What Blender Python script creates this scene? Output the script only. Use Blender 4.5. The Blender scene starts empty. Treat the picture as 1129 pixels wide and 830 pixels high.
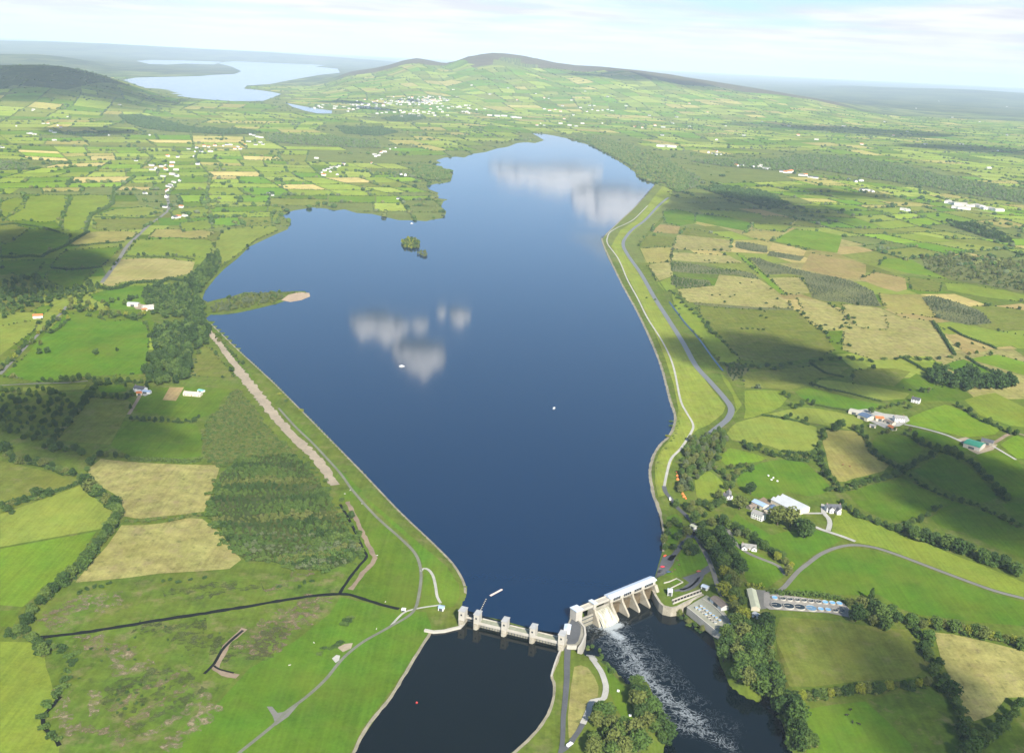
import bpy, bmesh, math, random
import numpy as np
from mathutils import Vector, Matrix

SC = bpy.context.scene
COL = SC.collection
rng = np.random.default_rng(11)
random.seed(5)
R = math.radians

# ---------------------------------------------------------------- camera
CAM_Z = 450.0
FPX = 1084.0            # focal length in photo pixels (photo 1129 x 830)
HORIZ = 62.0            # row of the true horizon at the middle column
ROLL = R(2.8)
PITCH = math.atan((415.0 - HORIZ) / FPX)
cp, sp = math.cos(PITCH), math.sin(PITCH)
_r0, _u0, FWD = np.array([1., 0, 0]), np.array([0, sp, cp]), np.array([0, cp, -sp])
RGT = _r0 * math.cos(ROLL) + _u0 * math.sin(ROLL)
UPV = -_r0 * math.sin(ROLL) + _u0 * math.cos(ROLL)
cam_d = bpy.data.cameras.new("camera")
cam = bpy.data.objects.new("camera", cam_d)
COL.objects.link(cam)
cam_d.sensor_width = 36.0
cam_d.lens = 36.0 * FPX / 1129.0
cam_d.clip_start, cam_d.clip_end = 1.0, 200000.0
m = Matrix.Identity(4)
for i in range(3):
    m[i][0], m[i][1], m[i][2] = RGT[i], UPV[i], -FWD[i]
m[2][3] = CAM_Z
cam.matrix_world = m
SC.camera = cam

# ---------------------------------------------------------------- sun, sky, exposure
SUN_DIR = np.array([0.30, -0.95, 0.0]); SUN_DIR /= np.linalg.norm(SUN_DIR)
SUN_EL = R(37)
SUN = np.array([SUN_DIR[0] * math.cos(SUN_EL), SUN_DIR[1] * math.cos(SUN_EL), math.sin(SUN_EL)])
sd = bpy.data.lights.new("sun", 'SUN'); sd.energy = 4.9; sd.angle = R(0.5); sd.color = (1.0, 0.94, 0.84)
so = bpy.data.objects.new("sun", sd); COL.objects.link(so)
so.rotation_euler = Vector(SUN).to_track_quat('Z', 'Y').to_euler()
so.location = (0, -200, 900)
SC.view_settings.view_transform = 'Standard'
SC.view_settings.look = 'None'
SC.view_settings.gamma = 1.0
SC.view_settings.exposure = 0.99
SC.view_settings.use_curve_mapping = False
cy = SC.cycles
cy.max_bounces = 6; cy.diffuse_bounces = 2; cy.glossy_bounces = 3; cy.transmission_bounces = 2
cy.volume_bounces = 3; cy.transparent_max_bounces = 8
cy.use_denoising = True
cy.sample_clamp_indirect = 6.0

W = bpy.data.worlds.new("World"); SC.world = W; W.use_nodes = True
nt = W.node_tree; nt.nodes.clear()
def N(nt, t, **kw):
    n = nt.nodes.new(t)
    for k, v in kw.items(): setattr(n, k, v)
    return n
wo = N(nt, 'ShaderNodeOutputWorld'); bg = N(nt, 'ShaderNodeBackground')
sky = N(nt, 'ShaderNodeTexSky', sky_type='NISHITA', sun_disc=False)
sky.sun_elevation = SUN_EL; sky.sun_rotation = math.atan2(SUN_DIR[0], SUN_DIR[1])
sky.altitude = 100; sky.air_density = 1.0; sky.dust_density = 0.6; sky.ozone_density = 1.6
tc = N(nt, 'ShaderNodeTexCoord'); sx = N(nt, 'ShaderNodeSeparateXYZ')
nt.links.new(tc.outputs['Generated'], sx.inputs[0])
def M(nt, op, a, b=None, c=None, clamp=False):
    n = N(nt, 'ShaderNodeMath', operation=op, use_clamp=clamp)
    for i, v in enumerate((a, b, c)):
        if v is None: continue
        if hasattr(v, 'is_linked'): nt.links.new(v, n.inputs[i])
        else: n.inputs[i].default_value = v
    return n.outputs[0]
z = sx.outputs['Z']
zc = M(nt, 'ADD', M(nt, 'MAXIMUM', z, 0.0), 0.045)
cx = N(nt, 'ShaderNodeCombineXYZ')
nt.links.new(M(nt, 'DIVIDE', sx.outputs['X'], zc), cx.inputs[0])
nt.links.new(M(nt, 'DIVIDE', sx.outputs['Y'], zc), cx.inputs[1])
no = N(nt, 'ShaderNodeTexNoise'); no.inputs['Scale'].default_value = 0.33
no.inputs['Detail'].default_value = 7; no.inputs['Roughness'].default_value = 0.58; no.inputs['Distortion'].default_value = 0.3
nt.links.new(cx.outputs[0], no.inputs['Vector'])
# more broken cloud low over the horizon, clearer overhead
thr = M(nt, 'ADD', M(nt, 'MULTIPLY', M(nt, 'MINIMUM', M(nt, 'MAXIMUM', z, 0.0), 0.35), 3.2), 0.235)
cl = M(nt, 'MULTIPLY', M(nt, 'SUBTRACT', no.outputs['Fac'], thr), 5.5, clamp=True)
no2 = N(nt, 'ShaderNodeTexNoise'); no2.inputs['Scale'].default_value = 0.75; no2.inputs['Detail'].default_value = 5
nt.links.new(cx.outputs[0], no2.inputs['Vector'])
ccol = N(nt, 'ShaderNodeMix', data_type='RGBA'); ccol.inputs['A'].default_value = (5.6, 5.75, 6.3, 1); ccol.inputs['B'].default_value = (8.6, 8.55, 8.5, 1)
nt.links.new(M(nt, 'MULTIPLY', M(nt, 'SUBTRACT', no2.outputs['Fac'], 0.40), 6.0, clamp=True), ccol.inputs['Factor'])
mix = N(nt, 'ShaderNodeMix', data_type='RGBA')
nt.links.new(cl, mix.inputs['Factor'])
nt.links.new(sky.outputs[0], mix.inputs['A']); nt.links.new(ccol.outputs['Result'], mix.inputs['B'])
# brighter blue lower down
hb = M(nt, 'MULTIPLY', M(nt, 'POWER', 2.718, M(nt, 'MULTIPLY', M(nt, 'MAXIMUM', z, 0.0), -3.6)), 0.85)
mixb = N(nt, 'ShaderNodeMix', data_type='RGBA'); mixb.inputs['B'].default_value = (2.1, 6.6, 13.0, 1)
nt.links.new(hb, mixb.inputs['Factor']); nt.links.new(sky.outputs[0], mixb.inputs['A']); nt.links.new(mixb.outputs['Result'], mix.inputs['A'])
# pale band of air at the horizon
hz = M(nt, 'MULTIPLY', M(nt, 'POWER', 2.718, M(nt, 'MULTIPLY', M(nt, 'MAXIMUM', z, 0.0), -15.0)), 0.92)
mix2 = N(nt, 'ShaderNodeMix', data_type='RGBA'); mix2.inputs['B'].default_value = (8.0, 8.3, 9.2, 1)
nt.links.new(hz, mix2.inputs['Factor']); nt.links.new(mix.outputs['Result'], mix2.inputs['A'])
nt.links.new(mix2.outputs['Result'], bg.inputs['Color'])
bg.inputs['Strength'].default_value = 0.062
nt.links.new(bg.outputs[0], wo.inputs[0])

# ---------------------------------------------------------------- helpers
def ray(px, py):
    d = FWD + RGT * ((px - 564.5) / FPX) + UPV * ((415.0 - py) / FPX)
    return d

def bump(t):
    t = np.clip(t, 0, 1); return 0.5 - 0.5 * np.cos(np.pi * t)

def pdist(P, poly, closed=True):
    """unsigned distance of points P (n,2) to a polyline"""
    poly = np.asarray(poly, float); n = len(poly)
    out = np.full(len(P), 1e12)
    for i in range(n if closed else n - 1):
        a, b = poly[i], poly[(i + 1) % n]; ab = b - a; L = ab @ ab
        if L < 1e-9: continue
        t = np.clip(((P - a) @ ab) / L, 0, 1)
        d = ((P - a - t[:, None] * ab) ** 2).sum(1)
        out = np.minimum(out, d)
    return np.sqrt(out)

def inside(P, poly):
    P = np.asarray(P, float); poly = np.asarray(poly, float)
    x, y = P[:, 0], P[:, 1]; r = np.zeros(len(P), bool); n = len(poly)
    for i in range(n):
        x1, y1 = poly[i]; x2, y2 = poly[(i + 1) % n]
        if y1 == y2: continue
        c = ((y1 > y) != (y2 > y)) & (x < (x2 - x1) * (y - y1) / (y2 - y1) + x1)
        r ^= c
    return r

LAND = -0.3
RIV_Z = -8.0
def G0(px, py, z=0.0):
    d = ray(px, py); t = (z - CAM_Z) / d[2]
    return np.array([d[0] * t, d[1] * t])
def PX(s):
    return [tuple(map(float, q.split(','))) for q in s.split()]
def GP(s, z=0.0):
    return [G0(x, y, z) for x, y in (PX(s) if isinstance(s, str) else s)]
def proj(p):
    v = np.array([p[0], p[1], p[2] - CAM_Z]); w = v @ FWD
    return 564.5 + FPX * (v @ RGT) / w, 415 - FPX * (v @ UPV) / w, w

RIVER = GP("640,688 644,700 640,711 646,722 661,721 664,727 680,738 692,753 700,752 713,748 724,769 736,798 738,813 734,830 726,850 900,850 873,832 866,818 859,791 851,763 848,745 842,722 838,722 840,744 844,766 841,775 832,774 817,767 802,755 793,735 787,716 784,703 778,694 764,690 757,682 750,674 742,669 731,666 722,650 716,640 700,640 660,655", RIV_Z)
RIVER = np.array(RIVER)
SHORE_S = "511,655 511,640 500,622 480,601 440,563 400,521 350,470 300,420 262,385 233,357 227,351 232,347 245,347 262,345 285,340 305,335 317,331 322,327 330,326 342,325 336,321 322,321 312,322 300,322 285,323 270,322 255,327 240,330 229,333 223,330 226,321 238,306 248,296 262,285 275,272 290,265 305,258 317,253 320,246 312,238 318,234 325,232 345,229 358,230 370,232 380,231 393,235 410,236 427,240 440,243 455,243 470,244 478,242 487,241 491,237 492,233 486,228 489,222 494,220 484,219 480,216 484,213 473,209 470,205 480,203 490,202 497,200 499,192 494,187 482,184 480,181 486,180 481,177 490,174 503,173 512,174 520,170 535,168 548,164 560,162 570,158 580,157 590,158 600,155 592,150 586,147 600,148 612,150 626,153 640,157 652,161 664,167 675,173 686,180 693,185 700,190 702,196 712,199 722,203 718,209 710,218 700,228 685,242 668,258 663,265 666,274 671,286 682,307 693,327 703,346 715,372 725,395 733,420 738,440 743,453 744,462 742,472 738,480 728,490 720,503 716,520 718,535 720,547 726,564 729,576 731,590 730,608 726,622 723,633 722,638 700,648 660,664 641,672 633,683 622,696 608,700 583,692 553,683 523,677 509,672"
RESERVOIR = np.array(GP(SHORE_S))
CANAL = np.array(GP("508,670 525,676 553,685 583,693 619,698 618.5,716 614,730 608,744 611,752 611,762 610,774 604,788 598,798 588,810 577,820 560,832 545,850 372,850 389,830 405,805 431,767 455,728 475.5,697 490,694 505,690 509,682"))

# hills: ridge profiles traced on the skyline, standing at real distances
def ridge_spec(D, pts, front, back):
    az, hh = [], []
    for x, y in PX(pts):
        d = ray(x, y); g = math.hypot(d[0], d[1])
        az.append(math.atan2(d[0], d[1])); hh.append(CAM_Z + D * d[2] / g)
    return D, np.array(az), np.array(hh), front, back
RIDGES = [
    ridge_spec(13200, "335,88 380,80 410,76 430,71.5 445,66.5 460,64 474,66.5 490,70 502,67.5 516,62.5 530,60 543,59 558,60 574,62 592,64.5 612,69 635,72 663,73.5 699,77 738,82.5 780,89 830,97 870,104 920,113 980,124 1050,138 1120,150 1180,165", 5200, 3500),
    ridge_spec(8600, "-160,72 -60,71 0,73 30,71 60,72 90,77 115,84 140,92 160,99 185,106 205,112", 2300, 1800),
    ridge_spec(17500, "-120,62 -40,59 0,60 40,60 70,63 110,69 150,77", 3500, 3000),
    ridge_spec(34000, "-100,42 0,45 60,46 130,49 220,54 300,58 420,67 480,72", 8000, 6000),
    ridge_spec(30000, "880,93 940,95 1000,97.5 1040,98 1080,99.5 1129,103 1250,106", 9000, 6000),
]
def hills(x, y):
    x = np.asarray(x, float); y = np.asarray(y, float)
    r = np.hypot(x, y); az = np.arctan2(x, y); h = np.zeros_like(r)
    for D, A, H, fr, ba in RIDGES:
        top = np.interp(az, A, H, left=0, right=0)
        edge = bump((az - A[0]) / 0.05) * bump((A[-1] - az) / 0.05)
        s = np.where(r < D, 1 - (D - r) / fr, 1 - (r - D) / ba)
        wv = 1 + 0.10 * np.sin(az * 61 + r / 700) * np.sin(r / 430 + az * 23) * np.clip((D - r) / 900, 0, 1)
        h = np.maximum(h, np.maximum(top, 0) * bump(s) * edge * wv)
    return h

LEFT_BANK = np.array(GP("511,645 500,622 480,601 440,563 400,521 350,470 300,420 262,385 233,357"))
RIGHT_BANK = np.array(GP("722,203 700,228 668,258 664,266 682,307 703,346 725,395 738,440 744,460 738,480 720,503 716,520 720,547"))
def height(x, y):
    x = np.atleast_1d(np.asarray(x, float)); y = np.atleast_1d(np.asarray(y, float))
    h = LAND + hills(x, y)
    P = np.stack([x, y], 1)
    near = (np.abs(x) < 700) & (y < 2600) & (y > 0)
    if near.any():
        Q = P[near]; hn = h[near]
        for bank, top in ((LEFT_BANK, 2.6), (RIGHT_BANK, 2.4)):
            d = pdist(Q, bank, False)
            hn = hn + top * bump(np.clip((d - 0.5) / 7, 0, 1)) * bump(np.clip((34 - d) / 20, 0, 1))
        k = Q[:, 1] < 900
        if k.any():
            q = Q[k]; d = pdist(q, RIVER); ins = inside(q, RIVER)
            s = np.where(ins, -d, d)
            low = RIV_Z - 0.6 + (-(RIV_Z - 0.6) + 0) * bump((s + 1.0) / 15.0)
            low = np.where(s < 14, low, 0)
            hk = hn[k]; hk = np.where(s < 14, np.minimum(hk, low + LAND), hk); hn[k] = hk
        inw = inside(Q, RESERVOIR) | inside(Q, CANAL)
        hn = np.where(inw, np.minimum(hn, LAND), hn)
        h[near] = hn
    return h
def G(px, py, dz=0.0):
    """ground point seen at a photo pixel, dz metres above the ground"""
    if py < 165:      # hill country: walk out along the sight line to the slope it meets first
        d = ray(px, py); g = math.hypot(d[0], d[1]); D = np.exp(np.linspace(math.log(2500), math.log(60000), 500))
        X, Y, Z = D * d[0] / g, D * d[1] / g, CAM_Z + D * d[2] / g
        k = np.nonzero(Z < hills(X, Y) + LAND + dz)[0]; k = int(k[0]) if len(k) else 499
        return np.array([X[k], Y[k], float(hills(X[k], Y[k])) + LAND])
    zz = 0.0
    for _ in range(6):
        p = G0(px, py, zz + dz); zz = float(height(p[0], p[1])[0])
    return np.array([p[0], p[1], zz])

def tag(o, label=None, cat=None, group=None, kind=None):
    if label: o['label'] = label
    if cat: o['category'] = cat
    if group: o['group'] = group
    if kind: o['kind'] = kind
    return o
def empty(name, loc=(0, 0, 0), rz=0.0):
    o = bpy.data.objects.new(name, None); COL.objects.link(o)
    o.location = loc; o.rotation_euler = (0, 0, rz); o.empty_display_size = 2
    return o
def link(name, me, mat=None, parent=None, loc=None):
    o = bpy.data.objects.new(name, me); COL.objects.link(o)
    if mat is not None and not me.materials: me.materials.append(mat)
    if parent is not None: o.parent = parent
    if loc is not None: o.location = loc
    return o
def mesh_np(name, V, F):
    """F: (n,3) or (n,4) int array, or list of tuples"""
    me = bpy.data.meshes.new(name)
    if isinstance(F, np.ndarray):
        V = np.asarray(V, np.float32); n, k = F.shape
        me.vertices.add(len(V)); me.vertices.foreach_set('co', V.ravel())
        me.loops.add(n * k); me.loops.foreach_set('vertex_index', F.astype(np.int32).ravel())
        me.polygons.add(n); me.polygons.foreach_set('loop_start', np.arange(n, dtype=np.int32) * k)
        me.update(calc_edges=True); me.validate()
    else:
        me.from_pydata([tuple(v) for v in V], [], F); me.update()
    return me

class MB:
    """collects boxes, prisms and tubes into one mesh"""
    def __init__(s): s.v = []; s.f = []
    def add(s, V, F):
        o = len(s.v); s.v += [tuple(map(float, p)) for p in V]; s.f += [tuple(i + o for i in f) for f in F]; return s
    def box(s, x0, x1, y0, y1, z0, z1):
        return s.add([(x0,y0,z0),(x1,y0,z0),(x1,y1,z0),(x0,y1,z0),(x0,y0,z1),(x1,y0,z1),(x1,y1,z1),(x0,y1,z1)],
                     [(0,3,2,1),(4,5,6,7),(0,1,5,4),(1,2,6,5),(2,3,7,6),(3,0,4,7)])
    def prism(s, poly, z0, z1):
        n = len(poly); a = sum(poly[i][0]*poly[(i+1)%n][1]-poly[(i+1)%n][0]*poly[i][1] for i in range(n))
        if a < 0: poly = poly[::-1]
        return s.add([(p[0],p[1],z0) for p in poly]+[(p[0],p[1],z1) for p in poly],
                     [tuple(range(n))[::-1], tuple(range(n,2*n))]+[(i,(i+1)%n,n+(i+1)%n,n+i) for i in range(n)])
    def xprism(s, prof, x0, x1):
        """profile in (y,z) run along x"""
        n = len(prof); a = sum(prof[i][0]*prof[(i+1)%n][1]-prof[(i+1)%n][0]*prof[i][1] for i in range(n))
        if a < 0: prof = prof[::-1]
        return s.add([(x0,p[0],p[1]) for p in prof]+[(x1,p[0],p[1]) for p in prof],
                     [tuple(range(n))[::-1], tuple(range(n,2*n))]+[(i,(i+1)%n,n+(i+1)%n,n+i) for i in range(n)])
    def cyl(s, c, r, z0, z1, n=16, r2=None):
        r2 = r if r2 is None else r2
        V = [(c[0]+r*math.cos(2*math.pi*i/n), c[1]+r*math.sin(2*math.pi*i/n), z0) for i in range(n)] + \
            [(c[0]+r2*math.cos(2*math.pi*i/n), c[1]+r2*math.sin(2*math.pi*i/n), z1) for i in range(n)]
        return s.add(V, [tuple(range(n))[::-1], tuple(range(n,2*n))]+[(i,(i+1)%n,n+(i+1)%n,n+i) for i in range(n)])
    def tube(s, a, b, r, r2=None, n=6):
        a, b = Vector(a), Vector(b); d = (b-a).normalized(); r2 = r if r2 is None else r2
        u = d.orthogonal().normalized(); w = d.cross(u)
        V = [a+(u*math.cos(2*math.pi*i/n)+w*math.sin(2*math.pi*i/n))*r for i in range(n)]+[b+(u*math.cos(2*math.pi*i/n)+w*math.sin(2*math.pi*i/n))*r2 for i in range(n)]
        return s.add(V, [tuple(range(n))[::-1], tuple(range(n,2*n))]+[(i,(i+1)%n,n+(i+1)%n,n+i) for i in range(n)])
    def build(s, name, mat, parent=None, bevel=0.0):
        me = bpy.data.meshes.new(name); me.from_pydata(s.v, [], s.f); me.update()
        if bevel > 0:
            bm = bmesh.new(); bm.from_mesh(me)
            bmesh.ops.bevel(bm, geom=bm.edges[:], offset=bevel, segments=1, affect='EDGES', clamp_overlap=True)
            bm.to_mesh(me); bm.free()
        return link(name, me, mat, parent)

# ---------------------------------------------------------------- materials
MATS = {}
def principled(name, col, rough=0.8, spec=0.3, var=0.18, scale=0.4, fine=4.0, metal=0.0, bump_s=0.0, dirt=None):
    """a surface with two scales of procedural wear"""
    if name in MATS: return MATS[name]
    mt = bpy.data.materials.new(name); mt.use_nodes = True; t = mt.node_tree
    b = t.nodes['Principled BSDF']
    tc = N(t, 'ShaderNodeTexCoord')
    n1 = N(t, 'ShaderNodeTexNoise'); n1.inputs['Scale'].default_value = scale; n1.inputs['Detail'].default_value = 5
    n2 = N(t, 'ShaderNodeTexNoise'); n2.inputs['Scale'].default_value = fine; n2.inputs['Detail'].default_value = 3
    t.links.new(tc.outputs['Object'], n1.inputs['Vector']); t.links.new(tc.outputs['Object'], n2.inputs['Vector'])
    f = M(t, 'ADD', M(t, 'MULTIPLY', n1.outputs['Fac'], 0.65), M(t, 'MULTIPLY', n2.outputs['Fac'], 0.35))
    rp = N(t, 'ShaderNodeMapRange'); rp.inputs['From Min'].default_value = 0.3; rp.inputs['From Max'].default_value = 0.7
    t.links.new(f, rp.inputs['Value'])
    mx = N(t, 'ShaderNodeMix', data_type='RGBA')
    lo = dirt if dirt else [c * (1 - var) for c in col]
    hi = [min(1, c * (1 + var)) for c in col]
    mx.inputs['A'].default_value = (*lo, 1); mx.inputs['B'].default_value = (*hi, 1)
    t.links.new(rp.outputs[0], mx.inputs['Factor'])
    t.links.new(mx.outputs['Result'], b.inputs['Base Color'])
    b.inputs['Roughness'].default_value = rough; b.inputs['Specular IOR Level'].default_value = spec; b.inputs['Metallic'].default_value = metal
    MATS[name] = mt
    return mt

def foliage(name, cols, var=0.3, rough=0.75):
    mt = bpy.data.materials.new(name); mt.use_nodes = True; t = mt.node_tree
    b = t.nodes['Principled BSDF']; b.inputs['Roughness'].default_value = rough; b.inputs['Specular IOR Level'].default_value = 0.15
    oi = N(t, 'ShaderNodeObjectInfo'); tc = N(t, 'ShaderNodeTexCoord'); no = N(t, 'ShaderNodeTexNoise')
    no.inputs['Scale'].default_value = 6.0; no.inputs['Detail'].default_value = 2
    t.links.new(tc.outputs['Object'], no.inputs['Vector'])
    cr = N(t, 'ShaderNodeValToRGB'); e = cr.color_ramp.elements
    e[0].position = 0; e[0].color = (*cols[0], 1); e[1].position = 1; e[1].color = (*cols[-1], 1)
    for i, c in enumerate(cols[1:-1]):
        q = e.new((i + 1) / (len(cols) - 1)); q.color = (*c, 1)
    fac = M(t, 'ADD', M(t, 'MULTIPLY', oi.outputs['Random'], 0.75), M(t, 'MULTIPLY', M(t, 'SUBTRACT', no.outputs['Fac'], 0.35), 0.6), clamp=True)
    t.links.new(fac, cr.inputs['Fac'])
    hs = N(t, 'ShaderNodeHueSaturation'); t.links.new(cr.outputs[0], hs.inputs['Color'])
    t.links.new(M(t, 'ADD', 1 - var, M(t, 'MULTIPLY', no.outputs['Fac'], 2 * var)), hs.inputs['Value'])
    t.links.new(hs.outputs[0], b.inputs['Base Color'])
    tr = N(t, 'ShaderNodeBsdfTranslucent'); t.links.new(hs.outputs[0], tr.inputs['Color'])
    mx = N(t, 'ShaderNodeMixShader'); mx.inputs[0].default_value = 0.22
    out = t.nodes['Material Output']
    t.links.new(b.outputs[0], mx.inputs[1]); t.links.new(tr.outputs[0], mx.inputs[2]); t.links.new(mx.outputs[0], out.inputs['Surface'])
    MATS[name] = mt
    return mt
FOL = {
    'dark': foliage('leaves_dark', [(0.032,0.067,0.016), (0.049,0.094,0.022), (0.067,0.114,0.025)]),
    'mid': foliage('leaves_mid', [(0.063,0.120,0.023), (0.088,0.146,0.029), (0.112,0.161,0.032)]),
    'olive': foliage('leaves_olive', [(0.110,0.144,0.034), (0.140,0.166,0.039), (0.165,0.178,0.055)]),
    'yellow': foliage('leaves_yellow', [(0.201,0.246,0.028), (0.262,0.270,0.032), (0.220,0.282,0.034)]),
    'grey': foliage('leaves_grey', [(0.098,0.138,0.057), (0.128,0.158,0.071), (0.152,0.178,0.086)]),
    'orange': foliage('leaves_orange', [(0.244,0.132,0.023), (0.293,0.156,0.023), (0.220,0.144,0.023)]),
}
bark = principled('bark', (.075,.06,.045), 0.9, 0.1)

def grassland(name='grassland'):
    """field surface: face colour, broken up by patches, mowing grain and tussocks"""
    mt = bpy.data.materials.new(name); mt.use_nodes = True; t = mt.node_tree
    b = t.nodes['Principled BSDF']; b.inputs['Roughness'].default_value = 0.9; b.inputs['Specular IOR Level'].default_value = 0.0
    at = N(t, 'ShaderNodeAttribute', attribute_name='Col'); ar = N(t, 'ShaderNodeAttribute', attribute_name='Rough')
    ge = N(t, 'ShaderNodeNewGeometry')
    def noise(s, d, r=0.5, vec=None):
        n = N(t, 'ShaderNodeTexNoise'); n.inputs['Scale'].default_value = s; n.inputs['Detail'].default_value = d; n.inputs['Roughness'].default_value = r
        t.links.new(vec or ge.outputs['Position'], n.inputs['Vector']); return n.outputs['Fac']
    big, midn, fine = noise(.012, 5, .62), noise(.075, 5, .7), noise(.38, 4, .75)
    mp = N(t, 'ShaderNodeMapping'); mp.inputs['Rotation'].default_value = (0, 0, .5); mp.inputs['Scale'].default_value = (.35, .012, .1)
    t.links.new(ge.outputs['Position'], mp.inputs['Vector'])
    grain = noise(1.0, 2, .5, mp.outputs[0])
    # brightness
    k = M(t, 'ADD', M(t, 'MULTIPLY', M(t, 'SUBTRACT', big, .5), .75), M(t, 'MULTIPLY', M(t, 'SUBTRACT', fine, .5), .75))
    k = M(t, 'ADD', k, M(t, 'MULTIPLY', M(t, 'SUBTRACT', grain, .5), .5))
    k = M(t, 'ADD', k, M(t, 'MULTIPLY', M(t, 'SUBTRACT', midn, .5), M(t, 'ADD', .55, M(t, 'MULTIPLY', ar.outputs['Fac'], 1.4))))
    hs = N(t, 'ShaderNodeHueSaturation')
    hs.inputs['Saturation'].default_value = 1.03
    t.links.new(at.outputs['Color'], hs.inputs['Color'])
    t.links.new(M(t, 'MAXIMUM', M(t, 'ADD', 1.0, k), 0.3), hs.inputs['Value'])
    t.links.new(M(t, 'ADD', .47, M(t, 'MULTIPLY', noise(.03, 3), .06)), hs.inputs['Hue'])
    # dry tussocks and rushes on rough ground
    mx = N(t, 'ShaderNodeMix', data_type='RGBA'); mx.inputs['B'].default_value = (.24, .175, .105, 1)
    pk = M(t, 'MULTIPLY', M(t, 'MULTIPLY', M(t, 'SUBTRACT', noise(.05, 5, .7), .52), 7.0, clamp=True), M(t, 'MULTIPLY', ar.outputs['Fac'], .6), clamp=True)
    t.links.new(pk, mx.inputs['Factor']); t.links.new(hs.outputs[0], mx.inputs['A'])
    mx2 = N(t, 'ShaderNodeMix', data_type='RGBA'); mx2.inputs['B'].default_value = (.05, .07, .022, 1)
    pk2 = M(t, 'MULTIPLY', M(t, 'MULTIPLY', M(t, 'SUBTRACT', noise(.11, 5, .7), .56), 8.0, clamp=True), M(t, 'MULTIPLY', ar.outputs['Fac'], .8), clamp=True)
    t.links.new(pk2, mx2.inputs['Factor']); t.links.new(mx.outputs['Result'], mx2.inputs['A'])
    # sun-bleached and poached patches drifting across the sward
    mx3 = N(t, 'ShaderNodeMix', data_type='RGBA'); mx3.inputs['B'].default_value = (.165, .172, .026, 1)
    t.links.new(M(t, 'MULTIPLY', M(t, 'SUBTRACT', noise(.009, 5, .62),   .49), 1.6, clamp=True), mx3.inputs['Factor']); t.links.new(mx2.outputs['Result'], mx3.inputs['A'])
    t.links.new(mx3.outputs['Result'], b.inputs['Base Color'])
    MATS[name] = mt
    return mt
grass_m = grassland()
GREEN = {   # (linear colour, roughness of the sward)
    'lush': ((0.078, 0.148, 0.015), .08), 'bright': ((0.122, 0.196, 0.020), .06), 'green': ((0.081, 0.136, 0.014), .15),
    'pale': ((0.174, 0.212, 0.039), .1), 'light': ((0.152, 0.200, 0.029), .12), 'hay': ((.250, .232, .082), .75), 'straw': ((0.282, 0.251, 0.095), .12),
    'brown': ((0.255, 0.202, 0.078), .25), 'olive': ((0.126, 0.148, 0.029), .45), 'rough': ((0.083, 0.128, 0.019), .8), 'bog': ((0.238, 0.216, 0.065), .3),
    'tan': ((0.334, 0.273, 0.102), .3), 'earth': ((0.264, 0.194, 0.095), .3), 'verge': ((0.092, 0.130, 0.021), .55), 'heath': ((0.085, 0.070, 0.048), .5),
    'wood': ((0.035, 0.052, 0.018), .3), 'bank': ((0.189, 0.228, 0.039), .3),
}
def paint(me, col, rough):
    """per-face colour of the sward (arrays or one value)"""
    n = len(me.polygons)
    me.attributes.new('Col', 'FLOAT_COLOR', 'FACE'); me.attributes.new('Rough', 'FLOAT', 'FACE')
    ca, ra = me.attributes['Col'], me.attributes['Rough']
    c = np.ones((n, 4), np.float32); c[:, :3] = col
    ca.data.foreach_set('color', c.ravel()); ra.data.foreach_set('value', (np.ones(n, np.float32) * rough).astype(np.float32))
# ---------------------------------------------------------------- the ground: one sheet to the horizon
def axis(spec, growth, end):
    out = list(spec)
    while out[-1] < end: out.append(out[-1] + max(out[-1] - out[-2], growth * abs(out[-1])))
    return out
_xp = axis(list(np.arange(0, 420, 5.0)) + list(np.arange(420, 1000, 12.0)), 0.05, 62000)
GX = np.array([-v for v in _xp[:0:-1]] + _xp)
_yp = axis(list(np.arange(240, 1000, 5.0)) + list(np.arange(1000, 2700, 9.0)), 0.028, 64000)
GY = np.array([-3000., -1500., -600., -200., 0., 120.] + _yp)
XX, YY = np.meshgrid(GX, GY)
GZ = height(XX.ravel(), YY.ravel()).reshape(XX.shape)
def gz(x, y):
    x = np.atleast_1d(np.asarray(x, float)); y = np.atleast_1d(np.asarray(y, float))
    i = np.clip(np.searchsorted(GX, x) - 1, 0, len(GX) - 2); j = np.clip(np.searchsorted(GY, y) - 1, 0, len(GY) - 2)
    u = (x - GX[i]) / (GX[i + 1] - GX[i]); v = (y - GY[j]) / (GY[j + 1] - GY[j])
    return (GZ[j, i] * (1 - u) + GZ[j, i + 1] * u) * (1 - v) + (GZ[j + 1, i] * (1 - u) + GZ[j + 1, i + 1] * u) * v
nx, ny = len(GX), len(GY)
I = (np.arange(ny - 1)[:, None] * nx + np.arange(nx - 1)[None, :]).ravel()
F = np.stack([I, I + 1, I + 1 + nx, I + nx], 1)
me = mesh_np('ground', np.stack([XX.ravel(), YY.ravel(), GZ.ravel()], 1), F)
fc = (XX[:-1, :-1] + XX[1:, 1:]) / 2; fy = (YY[:-1, :-1] + YY[1:, 1:]) / 2; fz = (GZ[:-1, :-1] + GZ[1:, 1:]) / 2
colr = np.empty((len(F), 3), np.float32); colr[:] = GREEN['verge'][0]
far = (fy.ravel() > 2300)
colr[far] = (.125, .155, .042)
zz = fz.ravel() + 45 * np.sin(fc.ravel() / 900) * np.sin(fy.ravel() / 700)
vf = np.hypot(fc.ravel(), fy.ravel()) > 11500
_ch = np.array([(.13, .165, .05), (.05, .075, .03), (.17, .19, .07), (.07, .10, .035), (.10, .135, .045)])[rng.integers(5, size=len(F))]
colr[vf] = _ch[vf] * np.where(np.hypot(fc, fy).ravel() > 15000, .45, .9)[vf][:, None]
_D, _A, _H = RIDGES[0][:3]; _aa = np.arctan2(fc.ravel(), fy.ravel()); _tp = np.interp(_aa, _A, _H, left=9e9, right=9e9)
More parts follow.
